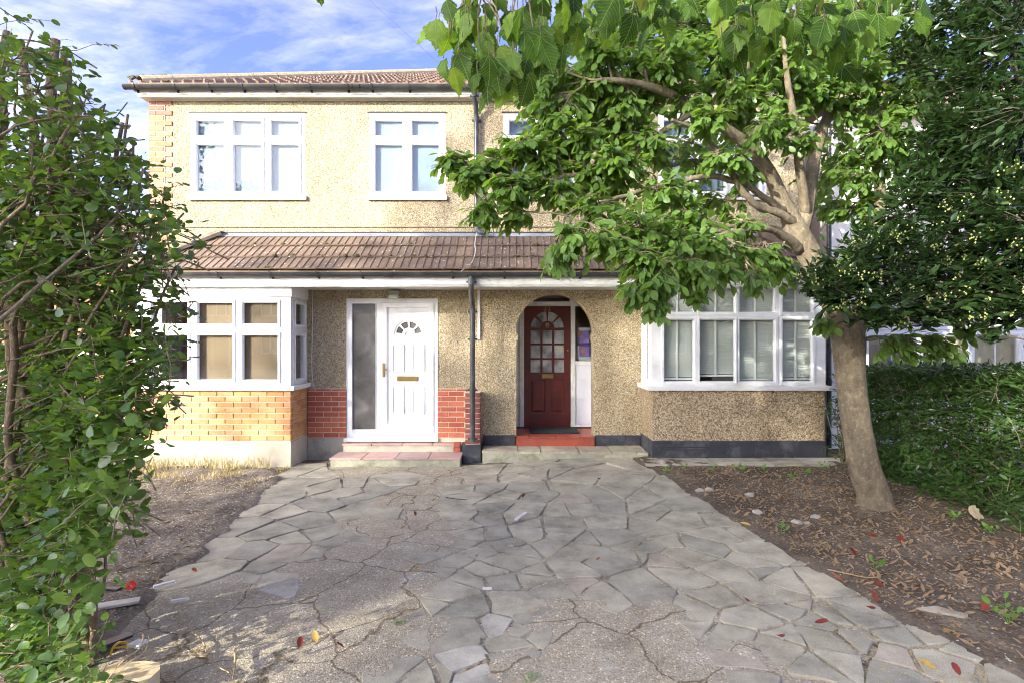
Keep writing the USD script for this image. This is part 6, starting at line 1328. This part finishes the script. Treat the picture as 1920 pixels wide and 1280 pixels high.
def weed(label, x, y, h, n, group=None, leaf=.06):
    z = float(zsoil(x, y)[0]); w = Plant(int(1000 + x * 100 + y * 37)); B0 = np.array([x, y, z])
    for k in range(n):
        a = w.rs.uniform(0, 2 * np.pi); e = B0 + np.array([np.cos(a) * h * .6, np.sin(a) * h * .6, h * w.rs.uniform(.4, 1.0)]); w.twig(B0, e, .002, .001, 4, steps=4, wob=.004)
        w.leaves(*spray(w.rs, B0 + (e - B0) * .3, e, 4, leaf, .0, .7, .2))
    w.finish('weed', label, 'weed', B0, LEAF_OVAL, 'weed_leaf', 'weed_leaf', 0, group, trunk='stem')
WL = ['small green weed by the left end of the bay path, next to the drive', 'second small weed from the drive along the bay path', 'small weed on the soil below the leftmost pane of the right bay', 'small weed below the second pane of the right bay, first of a close pair', 'small weed below the second pane of the right bay, right one of a close pair', 'small weed on the soil below the middle of the right bay', 'small weed below the third pane of the right bay, nearest the viewer', 'small weed below the last pane of the right bay', 'small weed nearest the tree trunk along the bay path']
for (x, y), l in zip([(1228, 882), (1265, 878), (1310, 880), (1357, 878), (1372, 882), (1405, 876), (1455, 890), (1478, 885), (1510, 878)], WL):
    g_ = gnd(x, y + 4); weed(l, g_[0], min(g_[1] * .94, 6.9), R.uniform(.05, .10), 4, 'small weeds along the edge of the bay path', .042)
for (x, y, l, h, n) in [(1465, 1005, 'two leaved green seedling in the bare soil near the drive edge', .10, 2), (1640, 1068, 'low broad leaved green weed in front of the tree trunk', .12, 3), (1790, 985, 'low green creeping weed at the foot of the hedge', .08, 5), (1860, 1000, 'green creeping weed under the near end of the hedge', .08, 5), (1890, 1180, 'young green sprig at the right edge above the last paving stones', .16, 4)]:
    g_ = gnd(x, y); weed(l, g_[0], g_[1], h * .8, n, None, .055)
for (x, y, l) in [(745, 1170, 'tiny grass tuft beside the worn concrete and paving joint'), (1000, 1272, 'tiny grass tuft at the bottom edge of the drive')]:
    g_ = gnd(x, y); tf = blades(40, lambda n: g_[0] + rg.normal(0, .02, n), lambda n: g_[1] + rg.normal(0, .015, n), .02, .06); tf.vertices[:, 2] += .04
    single('grass_tuft', tf, 'weed_leaf', l, 'grass tuft')

def fallen(name, pts, mt, group, s=.075, shape=LEAF_LONG):
    for (x, y, label) in pts:
        g_ = gnd(x, y); ins = drive_depth(np.array([[g_[0]]]), np.array([[g_[1]]]))[1][0, 0]; z = (float(ground_z(*g_)) + .02) if ins > 0 else float(zsoil(*g_)[0]) + .012
        a = R.uniform(0, 6.28); m = scatter(shape, np.array([[g_[0], g_[1], z + .004]]), np.array([[math.cos(a), math.sin(a), .12]]), np.array([[R.normal(0, .35), R.normal(0, .35), 1]]), np.array([s * R.uniform(.8, 1.2)]))
        single(name, m, mt, label, 'fallen leaf', group, smooth=True, at=(g_[0], g_[1], z))
LEAFCURL = leaf_shape([.0, .17, .25, .2, 0], [0, .2, .5, .8, 1], .55, -.35)
fallen('fallen_leaf', [(810, 943, 'small dark red leaf on the worn concrete in front of the pink steps, farthest back'), (779, 971, 'small dark red leaf at a crack in the concrete below the white door'), (748, 996, 'small dark red leaf on the concrete, nearest of three below the white door'),
    (893, 1047, 'small dark red leaf in a paving joint at the middle of the drive'), (979, 939, 'small dark red leaf on the paving straight below the arched porch'), (1117, 1053, 'rounded dark red leaf on the paving in the right half of the drive'), (645, 1221, 'dark red leaf on the worn concrete at the bottom, right one of two'),
    (560, 1223, 'dark red leaf on the worn concrete at the bottom, left one of two'), (370, 1077, 'dark red leaf lying on the big leftmost paving stone'), (1121, 913, 'tiny dark red leaf on the paving near the stone ledge')], 'red_leaf', 'red leaves fallen on the paving', .06, LEAFCURL)
fallen('fallen_leaf', [(1408, 1133, 'curled red leaf in a paving joint, leftmost of those near the tree bed'), (1470, 1200, 'long dark red leaf on a paving stone at the lower right'), (1585, 1097, 'curled red leaf where the drive meets the soil, farthest back'), (1640, 1148, 'round curled red leaf on the last stone beside the soil'), (1660, 1108, 'bright red curled leaf on the soil just off the drive edge'),
    (1644, 1135, 'slim dark red leaf on the edge stone above the round red leaf'), (1527, 1173, 'tiny red leaf in a paving joint at the lower right'), (1730, 1155, 'dark red leaf on the soil beside the brown broken slab'), (1845, 1155, 'long dark red leaf in the litter near the right edge'), (1800, 1275, 'dark red leaf at the very bottom right on the paving'),
    (1606, 1046, 'dark red leaf on the soil in front of the trunk, left of the broad weed'), (1720, 1105, 'dark red leaf in the litter right of the broad weed'), (1630, 1010, 'dark red leaf on the soil nearest the trunk foot'), (1690, 1030, 'dark red leaf in the litter right of the trunk foot')], 'red_leaf', 'red leaves fallen along the right edge', .085, LEAFCURL)
fallen('fallen_leaf', [(774, 1063, 'single orange yellow fallen leaf in the middle of the drive')], 'yellow_leaf', None, .095)
fallen('fallen_leaf', [(930, 966, 'small tan fallen leaf among the paving below the arched porch')], 'yellow_leaf', None, .07)
fallen('fallen_leaf', [(1388, 985, 'tan fallen leaf at the edge of the drive, farther of two'), (1478, 1029, 'tan fallen leaf at the edge of the drive, nearer of two')], 'yellow_leaf', 'tan leaves at the drive edge', .08)
fallen('fallen_leaf', [(595, 1211, 'pale crumpled fallen leaf on the worn concrete')], 'yellow_leaf', None, .07, LEAFCURL)
fallen('fallen_leaf', [(1768, 1182, 'yellow slim leaf on the soil above the last paving stones'), (1720, 1243, 'yellow slim leaf lying on the last paving stones at the right')], 'yellow_leaf', 'yellow leaves at the right', .085)
fallen('fallen_leaf', [(385, 1217, 'pale yellow fallen leaf among dry twigs near the timber offcut')], 'yellow_leaf', None, .08)
lm = scatter(LB[1], np.array([[gnd(1815, 1000)[0], 4.85, .22]]), np.array([[.6, -.1, -.3]]), np.array([[-.3, -.8, .6]]), np.array([.16]))
single('fallen_leaf', lm, 'dry_leaf', 'large pale dead leaf caught on the lower hedge face', 'fallen leaf', smooth=True)

# pale stones in the bed
for (x, y, l) in [(1313, 930, 'pale broken stone on the soil by the drive, left of a touching pair'), (1330, 930, 'pale broken stone on the soil by the drive, right of a touching pair'), (1241, 886, 'pale broken stone at the back corner of the bed beside drive and path'), (1405, 941, 'pale broken stone on the soil halfway between the pair and the trunk'),
    (1420, 973, 'pale broken stone alone in the middle of the bed'), (1510, 982, 'pale broken stone left of the trunk foot, middle one of three'), (1494, 984, 'pale broken stone left of the trunk foot, leftmost of three'), (1530, 974, 'pale broken stone left of the trunk foot, nearest the trunk')]:
    g_ = gnd(x, y); m = trimesh.creation.icosphere(2, .04); m.vertices[:] *= [1.3, .9, .55]; m.vertices[:] += (meshkit.fbm(m.vertices * 25 + x, 3, 4) - .5)[:, None] * .035; z = float(zsoil(*g_)[0]); m.apply_translation([*g_, z + .01])
    single('stone', m, 'rubble', l, 'stone', 'pale stones in the tree bed', at=(*g_, z))
g_ = gnd(1760, 1152); single('slate_piece', slab(Polygon([(g_[0] - .12, g_[1] + .03), (g_[0] + .03, g_[1] + .06), (g_[0] + .14, g_[1] - .05), (g_[0] + .10, g_[1] - .07)]), .012, .03), 'paving_pink', 'flat brownish broken slab in the leaf litter at the right', 'slab')

# timber offcut, twigs and rubbish at the left
ob = gnd(262, 1268)
poly = Polygon([(-.165, -.30), (.16, -.30), (.165, .03), (.13, .085), (.05, .10), (-.08, .085), (-.13, .04)])
om = trimesh.creation.extrude_polygon(affinity.translate(poly, -1.86, 2.62), .115, engine='earcut'); om.apply_translation([0, 0, .0])
single('timber_offcut', om, 'cut_wood', 'pale sawn timber offcut at the bottom left corner', 'offcut', at=(-1.86, 2.62, 0))
def lay(pxs, r, mt, name, label, cat_, lift=.012, n=6, group=None):
    p = np.array([[*gnd(*q), 0] for q in pxs]); p[:, 2] = [float(ground_z(a, b)) + .01 + lift for a, b, _ in p]; single(name, tube(spline(p, 14), np.linspace(r, r * .6, 14), n), mt, label, cat_, group, smooth=True)
lay([(335, 1150), (360, 1190), (378, 1205), (395, 1245), (430, 1268)], .005, 'dry_twig', 'twig', 'long pale curved twig on the sunlit ground near the timber offcut', 'twig')
lay([(440, 1230), (441, 1250), (437, 1285)], .007, 'dry_twig', 'twig', 'short thick dry twig at the bottom edge right of the timber offcut', 'twig', .03)
lay([(345, 1232), (385, 1240), (400, 1222), (405, 1190)], .004, 'dry_twig', 'twig', 'thin forked looking twig crossing the long pale twig', 'twig', .02)
lay([(290, 1223), (330, 1218), (345, 1210)], .004, 'dry_twig', 'twig', 'short straight twig above the timber offcut', 'twig')
lay([(1552, 1072), (1590, 1080), (1625, 1087), (1650, 1086)], .005, 'dry_twig', 'twig', 'grey twig at the drive edge in front of the tree', 'twig')
lay([(836, 935), (855, 938), (875, 940)], .006, 'dark_scrap', 'twig', 'thin dark twig on the paving below the pink steps', 'twig')
single('dry_stalk', join([tube(spline([at(195, 1285, 2.55), at(240, 1230, 2.6), at(262, 1215, 2.65), at(268, 1188, 2.7)], 12), .003, 5), tube(spline([at(205, 1282, 2.55), at(250, 1235, 2.6), at(270, 1222, 2.65), at(279, 1190, 2.7)], 12), .003, 5)]), 'dry_twig', 'two thin dry stalks leaning over the timber offcut', 'stalk')
yp = np.array([at(207, 1228, 2.95), at(217, 1207, 3.0), at(226, 1203, 3.02), at(236, 1204, 3.02), at(242, 1216, 3.0)]); yb = np.array([at(214, 1214, 2.98), at(226, 1212, 3.0), at(238, 1211, 3.0)])
single('plastic_scrap', join([tube(spline(yp, 16), .006, 7), tube(yb, .005, 7)]), 'yellow_plastic', 'bent yellow plastic strip standing in the debris near the timber offcut', 'plastic scrap', smooth=True)
g_ = gnd(246, 1110); m = trimesh.creation.cylinder(.028, .03, sections=14); m.apply_transform(trimesh.transformations.rotation_matrix(1.2, [1, .5, 0])); m.apply_translation([*g_, .05])
single('bottle_cap', m, 'red_plastic', 'round red plastic cap on the dark soil beside the shrub', 'cap')
def plank(px1, px2, w, mt, label, name='wood_scrap'):
    a, b = gnd(*px1), gnd(*px2); d = (b - a) / np.linalg.norm(b - a); n = np.array([-d[1], d[0]]) * w / 2
    single(name, slab(Polygon([a + n, b + n * .6, b - n, a - n * 1.1]), .025, .04), mt, label, 'scrap')
plank((160, 1150), (262, 1132), .085, 'pale_plank', 'long pale splintered wooden scrap beside the shrub')
plank((288, 1108), (328, 1097), .025, 'white_chip', 'thin white strip on the soil left of the drive')
plank((320, 1136), (355, 1130), .02, 'white_chip', 'small white strip nearer the drive than the long scrap')
plank((150, 1108), (225, 1112), .05, 'dark_scrap', 'crumpled black plastic strip left of the red cap')
plank((150, 1235), (245, 1198), .07, 'dark_scrap', 'dark slate like strip behind the yellow plastic strip')
plank((248, 1222), (266, 1210), .07, 'white_chip', 'small white broken fragment right of the yellow plastic strip')
plank((967, 980), (986, 966), .03, 'white_chip', 'white smear like chip on the paving below the arched porch')
plank((905, 1111), (922, 1111), .012, 'white_chip', 'short white stick on the middle of the paving')
